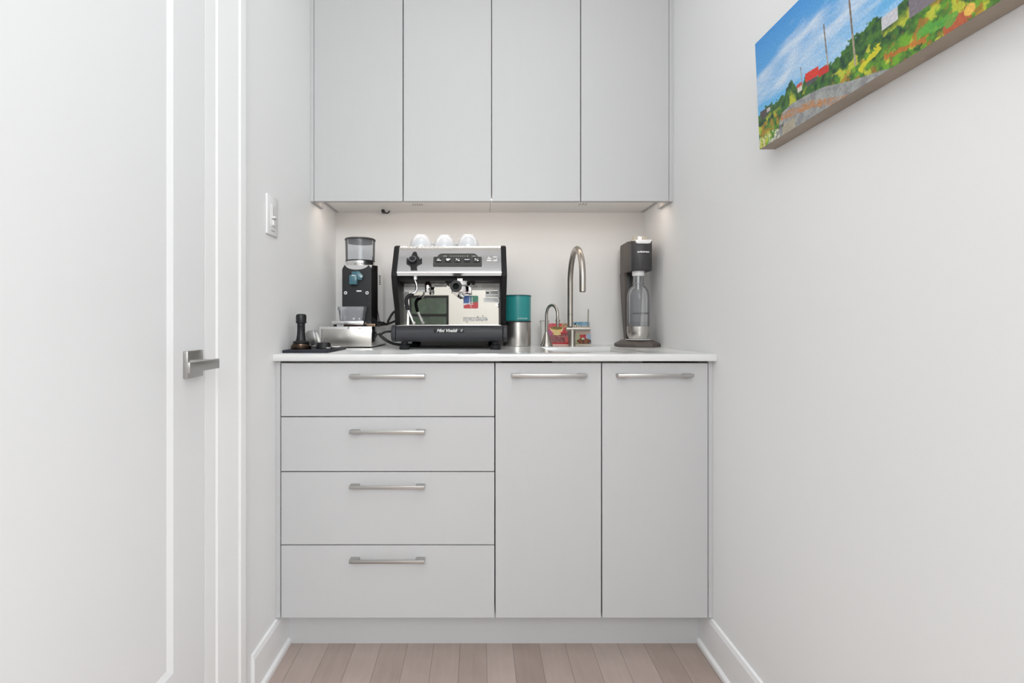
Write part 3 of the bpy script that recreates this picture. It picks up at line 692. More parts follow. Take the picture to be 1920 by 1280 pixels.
# group head, portafilter
gx, gy = -0.066, 1.745
b = MB(em); b.lathe([(0, 0), (0.034, 0), (0.038, 0.003), (0.040, 0.008), (0.040, 0.014), (0.046, 0.016), (0.046, 0.026), (0, 0.026)], (gx, gy, 1.128), 40)
gh = b.build('group_head', M['chrome'])
b = MB(em); b.box(gx-0.052, gx+0.052, gy-0.03, 1.811, 1.1405, 1.150, 0.002); b.build('group_mount', M['dark'])
pf = None
b = MB(em); b.lathe([(0, 0), (0.020, 0), (0.031, 0.006), (0.033, 0.012), (0.033, 0.026), (0, 0.026)], (gx, gy, 1.103), 36)
b.box(gx+0.024, gx+0.040, gy-0.012, gy+0.010, 1.106, 1.128, 0.003); b.box(gx-0.040, gx-0.026, gy-0.010, gy+0.012, 1.112, 1.124, 0.003)
b.tube(spline([(gx, gy, 1.105), (gx, gy-0.004, 1.098), (gx-0.006, gy-0.008, 1.096)], 4), 0.006, 12)
b.tube(spline([(gx, gy, 1.105), (gx+0.004, gy-0.004, 1.097), (gx+0.012, gy-0.002, 1.094)], 4), 0.006, 12)
pf = b.build('portafilter', M['chrome'])
h0 = Vector((gx-0.009, gy-0.028, 1.1225)); h1 = Vector((-0.0752, 1.598, 1.1195))
d = (h1-h0).normalized(); q = d.to_track_quat('Z', 'Y').to_matrix().to_4x4(); Lh = (h1-h0).length
b = MB(em).lathe([(0, 0), (0.010, 0), (0.010, 0.025), (0.013, 0.035), (0.0145, 0.07), (0.0190, Lh-0.012), (0.0196, Lh-0.004), (0.0185, Lh), (0.0105, Lh), (0.0095, Lh-0.022), (0, Lh-0.022)], h0, 36, q)
hdl = b.build('handle', M['black'], pf)
MB(em).lathe([(0.0080, Lh-0.0205), (0.0102, Lh-0.001), (0.0104, Lh-0.001), (0.0097, Lh-0.0213), (0, Lh-0.0213), (0, Lh-0.0205)], h0, 30, q).build('handle_hole_shade', M['dark'], hdl)  # matte dark liner painting the shade inside the handle's hollow end
# steam wand
wx, wy = -0.222, 1.705
b = MB(em); b.cyl((wx, wy, 1.150), (wx, wy, 1.162), 0.010)
b.tube(spline([(wx-0.002, wy, 1.153), (wx+0.006, wy-0.004, 1.128), (wx+0.003, wy-0.010, 1.108), (wx-0.016, wy-0.016, 1.096), (wx-0.026, wy-0.020, 1.083)], 8), 0.0046, 14)
b.tube([(wx-0.0225, wy-0.024, 1.046), (wx-0.002, wy-0.032, 1.0005)], [0.0042, 0.0042], 14); b.lathe([(0, 0), (0.0045, 0), (0.0056, 0.004), (0.0056, 0.009), (0, 0.009)], (wx-0.001, wy-0.032, 0.9945), 16)
sw_ = b.build('steam_wand', M['chrome'])
b = MB(em); b.tube(spline([(wx-0.004, wy-0.014, 1.0985), (wx-0.020, wy-0.018, 1.0925), (wx-0.027, wy-0.021, 1.080), (wx-0.0265, wy-0.023, 1.065), (wx-0.0215, wy-0.0245, 1.043)], 8), [0.0052]*3+[0.0066]*30, 14)
b.build('rubber_grip', M['rubber'], sw_)
# water tap
tx, ty = -0.1816, 1.735
b = MB(em); b.cyl((tx, ty, 1.140), (tx, ty, 1.160), 0.0042); b.lathe([(0, 0), (0.0095, 0), (0.0100, 0.002), (0.0100, 0.0235), (0.0095, 0.0255), (0, 0.0255)], (tx, ty, 1.1085), 28)
wt = b.build('water_tap', M['chrome'])
MB(em).lathe([(0, 0), (0.0115, 0), (0.0112, 0.002), (0.0065, 0.011), (0, 0.011)], (tx, ty, 1.134), 28).build('tap_collar', M['bronze'], wt)

# cups, upside down on the cup tray
def cup(x, y, ang, label):
    c_ = thing('coffee_cup', label, 'cup', (x, y, 1.262), 'cups warming on the espresso machine')
    b = MB(c_); p = [(0.0410, 0.0), (0.0420, 0.0008), (0.0422, 0.010), (0.0415, 0.024), (0.0390, 0.038), (0.0345, 0.050), (0.0275, 0.0595), (0.0225, 0.063), (0.0215, 0.0655), (0.0190, 0.0665), (0.0180, 0.0640), (0, 0.0635), (0, 0.060), (0.020, 0.058), (0.0310, 0.049), (0.0385, 0.024), (0.0395, 0.008), (0.0400, 0.0)]
    b.lathe(p, (x, y, 1.262), 40); b.build('cup_body', M['cup'])
    b = MB(c_); R = Matrix.Rotation(ang, 4, 'Z')
    pts = [Vector((x, y, 1.262))+R @ Vector(v) for v in ((0.037, 0, 0.010), (0.050, 0, 0.012), (0.056, 0, 0.022), (0.051, 0, 0.034), (0.033, 0, 0.038))]
    b.tube(spline(pts, 6), 0.003, 10); b.build('handle', M['cup'])
cup(-0.217, 1.83, 0.35, 'leftmost upturned white cup on top of the espresso machine')
cup(-0.129, 1.84, 0.45, 'middle upturned white cup on top of the espresso machine')
cup(-0.040, 1.825, 2.6, 'rightmost upturned white cup on top of the espresso machine')

# ------------------------------------------------------------------ knock box drawer (grinder stand)
kb = thing('knock_box', 'brushed steel knock box drawer under the coffee grinder', 'knock box', (-0.485, 1.91, ZC))
KX0, KX1, KY0, KY1, KZ0, KZ1 = -0.582, -0.390, 1.776, 2.045, 0.913, 0.9865
b = MB(kb); b.box(KX0, KX1, KY0+0.004, KY1, KZ0, KZ1, 0.0012); b.build('casing', M['chrome'], ang=30)
b = MB(kb); b.box(KX0+0.011, KX1-0.001, KY0, KY0+0.004, KZ0+0.001, KZ1-0.009, 0.0008)
kd = b.build('drawer', M['steel'], smooth=True)
MB(kb).box(KX0+0.0085, KX0+0.0105, KY0+0.0035, KY0+0.0045, KZ0+0.002, KZ1-0.009).build('drawer_gap', M['dark'], smooth=False)
b = MB(kb); x, z = -0.556, 0.937; t = 0.0008
b.box(x-0.007, x-0.007+t, KY0-0.0004, KY0, z-0.007, z+0.007); b.box(x-0.007, x+0.008, KY0-0.0004, KY0, z+0.007-t, z+0.007); b.box(x-0.007, x+0.006, KY0-0.0004, KY0, z-0.007, z-0.007+t); b.box(x+0.002, x+0.002+t, KY0-0.0004, KY0, z+0.002, z+0.007)
b.build('stamped_mark', M['ink'], kd, smooth=False)
for x in (KX0+0.02, KX1-0.02):
    for y in (KY0+0.03, KY1-0.03): MB(kb).cyl((x, y, ZC), (x, y, KZ0), 0.008, 16).build('foot', M['rubber'])

# ------------------------------------------------------------------ grinder
GX0, GX1, GY0, GY1 = -0.516, -0.388, 1.845, 1.985
gr = thing('coffee_grinder', 'black and steel coffee grinder with clear hopper on the knock box', 'coffee grinder', ((GX0+GX1)/2, 1.915, KZ1))
gz0, gz1 = 0.9885, 1.2185
b = MB(gr); b.prism([(GX0+0.003, GY0+0.004), (GX1-0.018, GY0+0.004), (GX1-0.0165, GY0+0.0015), (GX1-0.002, GY0+0.022), (GX1, GY0+0.030), (GX1, GY1), (GX0+0.003, GY1)], 'z', gz0+0.008, gz1, 0.0008); b.build('housing', M['chrome'])
# black front plate with a scooped top
sc_ = [(GX0, gz0+0.010), (GX1-0.018, gz0+0.010), (GX1-0.018, gz1-0.010), (GX1-0.028, gz1+0.0)]
cxh = -0.4620
arc = [(cxh+0.046*math.cos(math.radians(a)), gz1+0.004+0.022*math.sin(math.radians(a))) for a in range(-12, -169, -12)]
sc_ = [(GX0, gz0+0.010), (GX1-0.018, gz0+0.010), (GX1-0.018, gz1-0.012)]+arc+[(GX0+0.009, gz1), (GX0, gz1-0.016)]
b = MB(gr); b.prism(sc_, 'y', GY0, GY0+0.004); fp = b.build('front_plate', M['black'], smooth=False)
for x in (-0.5030, -0.4220):
    MB(gr).lathe([(0.0028, 0), (0.0062, 0), (0.0058, 0.0018), (0.0030, 0.0022)], (x, GY0, 1.113), 22, Matrix.Rotation(PI/2, 4, 'X'), closed=True).build('screw', M['white'], fp)
MB(gr).prism(rrect(-0.4620, -0.4430, 1.1175, 1.1225, 0.002, 3), 'y', GY0-0.0006, GY0).build('label_plate', M['whitelab'], fp)
b = MB(gr)
for k in range(3): b.box(-0.4270, -0.4195, GY0-0.0004, GY0, 1.0975-0.004*k, 1.099-0.004*k)
b.build('embossed_mark', M['dark'], fp, smooth=False)
b = MB(gr)
b.box(-0.5055, -0.4985, GY0-0.0004, GY0, 1.094, 1.0955); b.box(-0.500, -0.4985, GY0-0.0004, GY0, 1.088, 1.0955)
b.build('embossed_mark', M['dark'], fp, smooth=False)
# side vents
b = MB(gr)
for k in range(5): b.box(GX1-0.0002, GX1+0.0006, GY0+0.055, GY0+0.085, 1.150+0.008*k, 1.153+0.008*k, mtx=None)
b.build('side_vents', M['dark'], smooth=False)
# chute
b = MB(gr); b.box(-0.4835, -0.4545, GY0-0.026, GY0-0.0005, 1.1425, 1.1785, 0.003); b.prism([(-0.478, 1.192), (-0.450, 1.194), (-0.4335, 1.176), (-0.440, 1.160), (-0.478, 1.160)], 'y', GY0-0.012, GY0-0.0005, 0.002)
ch = b.build('doser_chute', M['blue_pl'])
MB(gr).box(-0.4740, -0.4590, GY0-0.0275, GY0-0.026, 1.1745, 1.1775, 0.0005).build('chute_clip', M['white'], ch)
MB(gr).cyl((-0.441, GY0-0.016, 1.172), (-0.441, GY0-0.013, 1.172), 0.0026, 12).build('chute_screw', M['white'], ch)
# dial ring, hopper, lid
hc = (cxh, 1.905, 0)
b = MB(gr); b.lathe([(0, 1.196), (0.044, 1.196), (0.052, 1.212), (0.0545, 1.230), (0.0545, 1.2365), (0, 1.2365)], hc, 56); dl = b.build('grind_dial', M['brow'])
def wrap(r, zc, a0): return lambda x, y, z: (hc[0]+(r+z)*math.sin(a0+x/r), hc[1]-(r+z)*math.cos(a0+x/r), zc+y)
text('dial_numeral', '10', 0.0095, M['ink'], gr, wrap(0.0542, 1.2235, -0.14), 0.0004, parent=dl)
text('dial_numeral', '9', 0.0095, M['ink'], gr, wrap(0.0542, 1.2235, 0.33), 0.0004, parent=dl)
b = MB(gr); b.lathe([(0.0530, 1.2365), (0.0560, 1.2365), (0.0560, 1.2405), (0.0530, 1.2405)], hc, 56, closed=True); b.build('hopper_ring', M['black'])
b = MB(gr); b.lathe([(0.0540, 1.2405), (0.0555, 1.2405), (0.0570, 1.318), (0.0555, 1.318)], hc, 64, closed=True); hp = b.build('hopper', M['smoke'])
b = MB(gr); b.lathe([(0, 1.310), (0.0545, 1.310), (0.0550, 1.3185), (0.0585, 1.3185), (0.0590, 1.3225), (0.057, 1.3255), (0, 1.3275)], hc, 56); b.build('hopper_lid', M['grey_dark'], hp)
# base foot and tray
b = MB(gr); b.box(-0.540, -0.4225, 1.790, 1.842, 0.9935, 1.0065, 0.0012); b.build('catch_tray', M['brow'])
for x in (-0.535, -0.428):
    MB(gr).cyl((x+0.003, 1.81, KZ1), (x+0.003, 1.81, 0.9935), 0.006, 14).build('tray_foot', M['rubber'])
b = MB(gr); b.box(GX0+0.006, GX1-0.002, GY0-0.002, GY1-0.004, KZ1+0.0002, gz0+0.008, 0.001); b.build('grinder_base', M['bronze'])
# clear grounds tub on the tray
gc = thing('plastic_tub', 'small clear plastic tub on the tray of the coffee grinder', 'tub', (-0.470, 1.812, 1.0065))
tc_ = (-0.470, 1.815)
def tubring(r0, z): return [(tc_[0]+x, tc_[1]+y, z) for x, y in ()]
b = MB(gc)
def rr3(w_, d_, z, r_): return [(tc_[0]+p[0], tc_[1]+p[1], z) for p in rrect(-w_, w_, -d_, d_, r_, 5)]
t = bmesh.new(); rings = []
for w_, d_, z in ((0.0430, 0.0185, 1.0065), (0.0480, 0.0215, 1.045), (0.0495, 0.023, 1.0455), (0.0505, 0.0238, 1.0480), (0.0505, 0.0238, 1.0600), (0.0490, 0.0225, 1.0600), (0.0490, 0.0225, 1.049), (0.0465, 0.0200, 1.0445), (0.0415, 0.0170, 1.0080)):
    rings.append([t.verts.new(p) for p in rr3(w_, d_, z, 0.012)])
for a, c in zip(rings, rings[1:]):
    k = len(a)
    for i in range(k): t.faces.new((a[i], a[(i+1) % k], c[(i+1) % k], c[i]))
t.faces.new(rings[0]); t.faces.new(rings[-1]); bmesh.ops.recalc_face_normals(t, faces=t.faces[:])
b._add(t); b.build('tub_wall', M['clear'])
text('printed_mark', '10', 0.009, M['white'], gc, lambda x, y, z: (-0.4600+x, 1.7945-z-0.0002, 1.0145+y), 0.0003, bold=0.0002)
text('printed_mark', '9', 0.009, M['white'], gc, lambda x, y, z: (-0.4385+x, 1.7950-z-0.0002, 1.0140+y), 0.0003, bold=0.0002)

# ------------------------------------------------------------------ cables between grinder and machine
def cable(name, pts, r, label):
    return tag(MB().tube(spline(pts, 10), r, 10).build(name, M['cable'], None), label, 'cable')
cable('power_cable', [(-0.386, 1.97, 1.000), (-0.374, 1.99, 0.994), (-0.369, 2.00, 1.012), (-0.352, 2.01, 1.042), (-0.325, 2.02, 1.055), (-0.298, 2.03, 1.056)], 0.0050, 'black cable arching from behind the grinder up to the espresso machine')
cable('power_cable', [(-0.386, 1.93, 0.9925), (-0.378, 1.95, 0.993), (-0.360, 1.97, 0.998), (-0.335, 1.99, 1.009), (-0.312, 2.00, 1.012), (-0.298, 2.01, 1.009)], 0.0040, 'thin black cable sloping from the grinder base to the espresso machine')
cable('power_cable', [(-0.385, 1.90, 0.954), (-0.377, 1.90, 0.958), (-0.366, 1.905, 0.964), (-0.350, 1.91, 0.966), (-0.325, 1.93, 0.966), (-0.290, 1.95, 0.960)], 0.0042, 'upper black cable loop between knock box and espresso machine')
cable('power_cable', [(-0.385, 1.885, 0.958), (-0.373, 1.88, 0.946), (-0.352, 1.88, 0.930), (-0.325, 1.89, 0.9185), (-0.285, 1.90, 0.914), (-0.24, 1.90, 0.9135)], 0.0055, 'lower thick black cable loop between knock box and espresso machine')

# ------------------------------------------------------------------ tamping mat and tools
ZM = ZC+0.009
o = MB().prism([(-0.5985, 1.488), (-0.5945, 1.485), (-0.464, 1.485), (-0.459, 1.490), (-0.462, 1.705), (-0.5985, 1.705)], 'z', ZC, ZM, 0.0015).build('tamping_mat', M['matte_navy'], None)
tag(o, 'flat black rubber tamping mat at the left end of the counter', 'mat')
tm = thing('tamper', 'black handled coffee tamper standing on the rubber mat', 'tamper', (-0.5645, 1.553, ZM))
c = (-0.5645, 1.553, ZM)
MB(tm).lathe([(0, 0), (0.0305, 0), (0.0310, 0.001), (0.0310, 0.011), (0.0275, 0.0125), (0.0270, 0.0165), (0.0245, 0.0175), (0, 0.0175)], c, 48).build('tamper_base', M['bronze'])
MB(tm).lathe([(0, 0.0175), (0.0240, 0.0175), (0.0245, 0.0185), (0.0245, 0.024), (0.0235, 0.025), (0.0170, 0.026), (0.0145, 0.033), (0.0128, 0.045), (0.0120, 0.060), (0.0120, 0.0745), (0.0123, 0.0755), (0.0120, 0.0765), (0.0120, 0.0805), (0.0158, 0.0820), (0.0160, 0.083), (0.0160, 0.103), (0.0145, 0.1085), (0.011, 0.111), (0, 0.1115)], c, 40).build('tamper_handle', M['black'])
# steel scoop behind the tamper: small angled stand
ts = thing('tamper_stand', 'small angular polished steel holder between tamper and knock box', 'stand', (-0.545, 1.66, ZM))
Rm = Matrix.Translation((-0.545, 1.66, ZM)) @ Matrix.Rotation(math.radians(-16), 4, 'Y') @ Matrix.Translation((0.545, -1.66, -ZM))
b = MB(ts); b.prism([(-0.570, ZM+0.010), (-0.537, ZM+0.010), (-0.537, ZM+0.058), (-0.556, ZM+0.062), (-0.570, ZM+0.056)], 'y', 1.640, 1.643, 0.0006, mtx=Rm)
b.prism([(1.640, ZM+0.010), (1.680, ZM+0.010), (1.672, ZM+0.058), (1.640, ZM+0.058)], 'x', -0.5395, -0.537, 0.0006, mtx=Rm)
b.box(-0.572, -0.530, 1.640, 1.685, ZM, ZM+0.006, 0.001)
b.build('holder_plate', M['satin'])
bk = thing('filter_basket', 'low black blind filter cap lying on the mat beside the tamper', 'filter basket', (-0.507, 1.585, ZM))
MB(bk).lathe([(0, 0.0002), (0.0265, 0.0002), (0.0270, 0.0015), (0.0262, 0.003), (0.0215, 0.018), (0.0205, 0.0190), (0, 0.0190)], (-0.5045, 1.590, ZM), 40, None).build('cap_body', M['black'])
sp = thing('teaspoon', 'small chrome spoon lying across the edge of the rubber mat', 'spoon', (-0.47, 1.56, ZM))
b = MB(sp); b.lathe([(0, 0), (0.0062, 0.001), (0.0070, 0.004), (0.005, 0.0065), (0, 0.0072)], (-0.4725, 1.530, ZM), 20); b.build('spoon_bowl', M['chrome'])
b = MB(sp); b.tube(spline([(-0.472, 1.535, ZM+0.004), (-0.4695, 1.56, ZM+0.006), (-0.468, 1.60, ZM+0.0035), (-0.467, 1.64, ZM+0.0028)], 6), 0.0021, 10); b.build('spoon_handle', M['chrome'])

# ------------------------------------------------------------------ canister pair
cn = (0.152, 1.955)
o_ = thing('steel_canister', 'brushed steel canister under the teal one beside the espresso machine', 'canister', (*cn, ZC))
MB(o_).lathe([(0, 0), (0.0520, 0), (0.0545, 0.0015), (0.0550, 0.006), (0.0550, 0.094), (0.0, 0.094)], (*cn, ZC), 64).build('canister_body', M['steel'])
MB(o_).lathe([(0, 0.094), (0.0562, 0.094), (0.0568, 0.0955), (0.0562, 0.099), (0, 0.099)], (*cn, ZC), 64).build('lid', M['grey_dark'])
o_ = thing('teal_canister', 'teal enamelled canister stacked on the steel one beside the espresso machine', 'canister', (*cn, ZC+0.099))
tb = MB(o_).lathe([(0, 0), (0.0530, 0), (0.0545, 0.0015), (0.0550, 0.005), (0.0555, 0.0975), (0, 0.0975)], (*cn, ZC+0.099), 64).build('canister_body', M['teal'])
MB(o_).lathe([(0, 0.0975), (0.0572, 0.0975), (0.0576, 0.0990), (0.0570, 0.1015), (0.0545, 0.1025), (0, 0.1025)], (*cn, ZC+0.099), 64).build('lid', mat('teal_lid', (0.006, 0.10, 0.105), 0.35))
text('wordmark', 'AIRSCAPE', 0.0078, M['white'], o_, lambda x, y, z: (cn[0]+(0.0552+z)*math.sin(0.36+x/0.055), cn[1]-(0.0552+z)*math.cos(0.36+x/0.055), ZC+0.1085+y), 0.0003, parent=tb, space=1.35)

# ------------------------------------------------------------------ main tap
FX, FY = 0.361, 1.935
fa = thing('kitchen_faucet', 'tall brushed steel gooseneck faucet behind the sink', 'faucet', (FX, FY, ZC))
b = MB(fa); b.lathe([(0, 0), (0.0138, 0), (0.0138, 0.002), (0.0128, 0.003), (0.0122, 0.010), (0.0122, 0.064), (0, 0.064)], (FX+0.008, FY, ZC), 36); b.build('faucet_body', M['faucet'])
b = MB(fa); b.cyl((FX-0.0165, FY, 0.9755), (FX+0.0785, FY, 0.9755), 0.0100, 32, bev=0.0008); cbx = b.build('mixer_bar', M['faucet'])
b = MB(fa); b.cyl((FX+0.0705, FY, 0.985), (FX+0.0705, FY-0.006, 1.054), 0.0026, 14, bev=0.0006); b.build('lever', M['faucet'])
pts = [(FX, FY, 0.986), (FX, FY, 1.02), (FX, FY, 1.157)]
r_ = 0.116
for k in range(1, 25): a = PI*k/24; pts.append((FX, FY-r_+r_*math.cos(a), 1.157+r_*math.sin(a)))
pts.append((FX, FY-2*r_, 1.109))
b = MB(fa); b.tube(pts, 0.0110, 28)
b.lathe([(0.0095, 0), (0.0113, 0), (0.0113, 0.0015), (0.0095, 0.0015)], (FX, FY, 1.0135), 28, closed=True)
b.build('spout', M['faucet'])
MB(fa).lathe([(0.0112, 0), (0.0116, 0), (0.0116, 0.0008), (0.0112, 0.0008)], (FX, FY, 1.032), 28, closed=True).build('swivel_joint', M['ink'])
MB(fa).cyl((FX, FY-2*r_, 1.1072), (FX, FY-2*r_, 1.1092), 0.0092, 24).build('aerator', M['grey_dark'])
# filtered water tap
QX, QY = 0.266, 1.925
fb = thing('drinking_water_faucet', 'small brushed steel filtered water faucet left of the tall faucet', 'faucet', (QX, QY, ZC))
b = MB(fb); b.lathe([(0, 0), (0.0245, 0), (0.0245, 0.003), (0.0200, 0.012), (0.0140, 0.030), (0.0090, 0.048), (0.0068, 0.056), (0, 0.056)], (QX, QY, ZC), 36); b.build('flared_base', M['faucet'])
dv = Vector((0.016, -0.035, 0)); pts = [(QX, QY, 0.955), (QX, QY, 1.030)]
C0 = Vector((QX, QY, 1.030))
for k in range(1, 19):
    a = PI*k/18*0.97; pts.append(tuple(C0+dv*(1-math.cos(a))+Vector((0, 0, 0.0385*math.sin(a)))))
e = C0+dv*2
pts += [(e.x, e.y, 1.016), (e.x+0.001, e.y, 1.010)]
b = MB(fb); b.tube(pts, 0.0056, 20); b.build('spout', M['faucet'])
MB(fb).lathe([(0, 0), (0.0044, 0), (0.0050, 0.010), (0.0066, 0.0115), (0.0072, 0.022), (0.0090, 0.024), (0.0090, 0.028), (0.006, 0.030), (0, 0.030)], (e.x+0.001, e.y, 0.984), 24).build('nozzle', M['faucet'])

# small cream jug behind it
mj = thing('milk_jug', 'small cream jug half hidden behind the small faucet', 'jug', (0.2637, 1.967, ZC))
jp = [(0, 0), (0.019, 0), (0.0200, 0.002), (0.0175, 0.030), (0.0185, 0.060), (0.0215, 0.085), (0.0250, 0.0955), (0.0238, 0.0955), (0.0200, 0.085), (0.0170, 0.060), (0.0160, 0.030), (0.018, 0.003), (0, 0.003)]
MB(mj).lathe([(r*0.77, z*1.045) for r, z in jp], (0.2637, 1.967, ZC), 36).build('jug_body', M['porcelain'])
MB(mj).lathe([(0.0180, 0), (0.0197, 0), (0.0197, 0.0012), (0.0180, 0.0012)], (0.2637, 1.967, ZC+0.0993), 36, closed=True).build('dark_rim', M['grey_dark'])

# two decorated tiles leaning on the wall
def tile(label, x0, w_, h_, f, yb, yt, edge):
    t_ = thing('coaster_tile', label, 'tile', (x0+w_/2, yb, ZC), 'picture tiles leaning on the back wall')
    lean = Vector((0, yt-yb, 0)); hz = math.sqrt(h_*h_-(yt-yb)**2)
    V = Vector((0, yt-yb, hz)); N = Vector((0, -hz, yt-yb)).normalized()
    bk_ = -N*0.007
    c0 = Vector((x0, yb, ZC))
    t = bmesh.new(); A = [c0, c0+Vector((w_, 0, 0)), c0+Vector((w_, 0, 0))+V, c0+V]
    lo = Vector((0, 0.007, 0))
    a_ = [t.verts.new(p) for p in A]; b_ = [t.verts.new(p+(lo if i < 2 else bk_+Vector((0, 0, 0)))) for i, p in enumerate(A)]
    t.faces.new(a_); t.faces.new(b_[::-1])
    for i in range(4): t.faces.new((a_[i], b_[i], b_[(i+1) % 4], a_[(i+1) % 4]))
    bmesh.ops.recalc_face_normals(t, faces=t.faces[:])
    MB(t_)._add(t).build('tile_body', edge, smooth=False)
    art('printed_picture', c0+N*0.0004, (w_, 0, 0), V, 110, 110, f, TM, t_, t_.location)
TM = art_mat('glazed_print', 0.18)
def ell(u, v, cu, cv, a, b_): return ((u-cu)/a)**2+((v-cv)/b_)**2
def tile_red(u, v):
    n = noise.fractal(Vector((u*14, v*14, 0)), 1, 2, 4)
    c = Vector((0.50, 0.03, 0.04)).lerp(Vector((0.60, 0.10, 0.12)), max(0, min(1, 0.5+n)))
    if v < 0.06: return (0.62, 0.42, 0.36)
    if 0.06 < v < 0.13: return (0.42, 0.02, 0.03)
    if 0.12 < v < 0.52: c = Vector((0.16, 0.03, 0.04)).lerp(Vector((0.34, 0.10, 0.11)), max(0, min(1, 0.5+2*noise.noise(Vector((u*22, v*22, 2))))))
    if 0.13 < v < 0.40 and u > 0.86: c = Vector((0.55, 0.08, 0.08))
    if abs(v-0.53) < 0.012 and u > 0.3: c = Vector((0.20, 0.03, 0.03))
    if u < 0.28 and 0.45 < v < 0.68: c = Vector((0.40, 0.06, 0.20))
    if u > 0.74 and v > 0.84: c = Vector((0.70, 0.45, 0.25)) if noise.noise(Vector((u*30, v*30, 5))) > 0 else Vector((0.14, 0.06, 0.03))
    if abs(v-0.84) < 0.015 and u > 0.5: c = Vector((0.66, 0.48, 0.24))
    if ell(u, v, 0.50, 0.80, 0.31, 0.26) < 1 and v < 0.80: c = Vector((0.72, 0.52, 0.22)) if ell(u, v, 0.50, 0.80, 0.28, 0.235) < 1 else Vector((0.85, 0.62, 0.40))
    if ell(u, v, 0.50, 0.79, 0.28, 0.075) < 1: c = Vector((0.10, 0.07, 0.015)).lerp(Vector((0.25, 0.20, 0.05)), max(0, min(1, 0.5+2*noise.noise(Vector((u*30, v*30, 9))))))
    if ell(u, v, 0.50, 0.51, 0.20, 0.045) < 1 or (abs(u-0.5) < 0.10 and 0.50 < v < 0.6): c = Vector((0.72, 0.60, 0.24))
    if abs(ell(u, v, 0.50, 0.51, 0.20, 0.045)-1) < 0.12: c = Vector((0.25, 0.12, 0.03))
    if 0.13 < v < 0.36 and 0.25 < u < 0.80 and noise.noise(Vector((u*26, v*26, 6))) > 0.18: c = Vector((0.03, 0.012, 0.01))
    if 0.13 < v < 0.48 and abs(noise.noise(Vector((u*13, v*13, 1)))) < 0.035: c = Vector((0.62, 0.40, 0.36))
    return tuple(c)
def tile_blue(u, v):
    n = noise.fractal(Vector((u*9, v*9, 3)), 1, 2, 4)
    c = Vector((0.09, 0.24, 0.36)).lerp(Vector((0.20, 0.38, 0.50)), max(0, min(1, 0.5+n)))
    if u < 0.26 and v > 0.72: c = c.lerp(Vector((0.25, 0.30, 0.33)), 0.7)
    if u > 0.60 and v < 0.88: c = c.lerp(Vector((0.42, 0.46, 0.52)), 0.6)
    # striped parasol
    du, dvv = u-0.34, 0.93-v
    if dvv > 0 and abs(du) < dvv*2.1 and dvv < 0.15:
        k = int((du/max(dvv, 1e-3)+2.1)*2.2); c = Vector((0.75, 0.76, 0.66)) if k % 2 == 0 else Vector((0.03, 0.035, 0.04))
    if abs(du) < 0.05 and -0.02 < dvv < 0.05: c = Vector((0.01, 0.015, 0.03))
    if abs(u-(0.62+0.05*(0.8-v))) < 0.008 and v > 0.42: c = Vector((0.05, 0.06, 0.06))
    if v < 0.50: c = Vector((0.50, 0.50, 0.36)).lerp(Vector((0.32, 0.34, 0.20)), max(0, min(1, 0.5+1.6*noise.noise(Vector((u*18, v*18, 4))))))
    if v < 0.50 and u > 0.82: c = Vector((0.28, 0.36, 0.48))
    if 0.50 < v < 0.58: c = Vector((0.45, 0.30, 0.24))
    if ell(u, v, 0.68, 0.17, 0.30, 0.105) < 1: c = Vector((0.06, 0.03, 0.015)).lerp(Vector((0.34, 0.10, 0.04)), max(0, min(1, 0.4+2.4*noise.noise(Vector((u*10, v*30, 8))))))
    if 1 < ell(u, v, 0.68, 0.17, 0.30, 0.105) < 1.22: c = Vector((0.015, 0.02, 0.012))
    if 0.50 < u < 0.80 and 0.22 < v < 0.46 and (v > 0.28 or abs(u-0.65) < 0.10): c = Vector((0.46, 0.05, 0.03)) if u < 0.66 else Vector((0.40, 0.02, 0.06))
    if ell(u, v, 0.64, 0.28, 0.075, 0.045) < 1: c = Vector((0.50, 0.56, 0.36))
    if 1 < ell(u, v, 0.64, 0.28, 0.075, 0.045) < 1.9 and v < 0.29: c = Vector((0.05, 0.12, 0.04))
    if abs(ell(u, v, 0.83, 0.35, 0.045, 0.055)-1) < 0.35: c = Vector((0.55, 0.52, 0.55))
    if v < 0.075: c = Vector((0.10, 0.05, 0.02))
    if v < 0.05: c = Vector((0.52, 0.50, 0.40))
    return tuple(c)
TE = mat('tile_edge', (0.48, 0.36, 0.30), 0.5)
tile('red picture tile with a gold coffee bowl, leaning behind the faucets', 0.276, 0.089, 0.100, tile_red, 1.985, 2.030, TE)
tile('blue picture tile with parasol and red cup, leaning right of the faucet', 0.371, 0.090, 0.102, tile_blue, 2.005, 2.040, TE)

# ------------------------------------------------------------------ soda maker
SXc, SYc = 0.614, 1.90
so = thing('soda_maker', 'dark grey soda maker standing in the right corner of the counter', 'soda maker', (SXc, SYc, ZC))
def octo(hw_, hd_, k=0.42): return [(SXc-hw_, SYc-hd_*k), (SXc-hw_*k, SYc-hd_), (SXc+hw_*k, SYc-hd_), (SXc+hw_, SYc-hd_*k), (SXc+hw_, SYc+hd_*k), (SXc+hw_*k, SYc+hd_), (SXc-hw_*k, SYc+hd_), (SXc-hw_, SYc+hd_*k)]
t = bmesh.new(); rings = []
for hw_, hd_, z in ((0.078, 0.076, ZC+0.001), (0.0795, 0.077, ZC+0.003), (0.0795, 0.077, ZC+0.011), (0.076, 0.074, ZC+0.014), (0.054, 0.056, ZC+0.0265), (0.052, 0.054, ZC+0.027)):
    rings.append([t.verts.new((*p, z)) for p in octo(hw_, hd_)])
for a, c in zip(rings, rings[1:]):
    for i in range(8): t.faces.new((a[i], a[(i+1) % 8], c[(i+1) % 8], c[i]))
t.faces.new(rings[0]); t.faces.new(rings[-1]); bmesh.ops.recalc_face_normals(t, faces=t.faces[:])
MB(so)._add(t).build('base', M['grey_body'], ang=20)
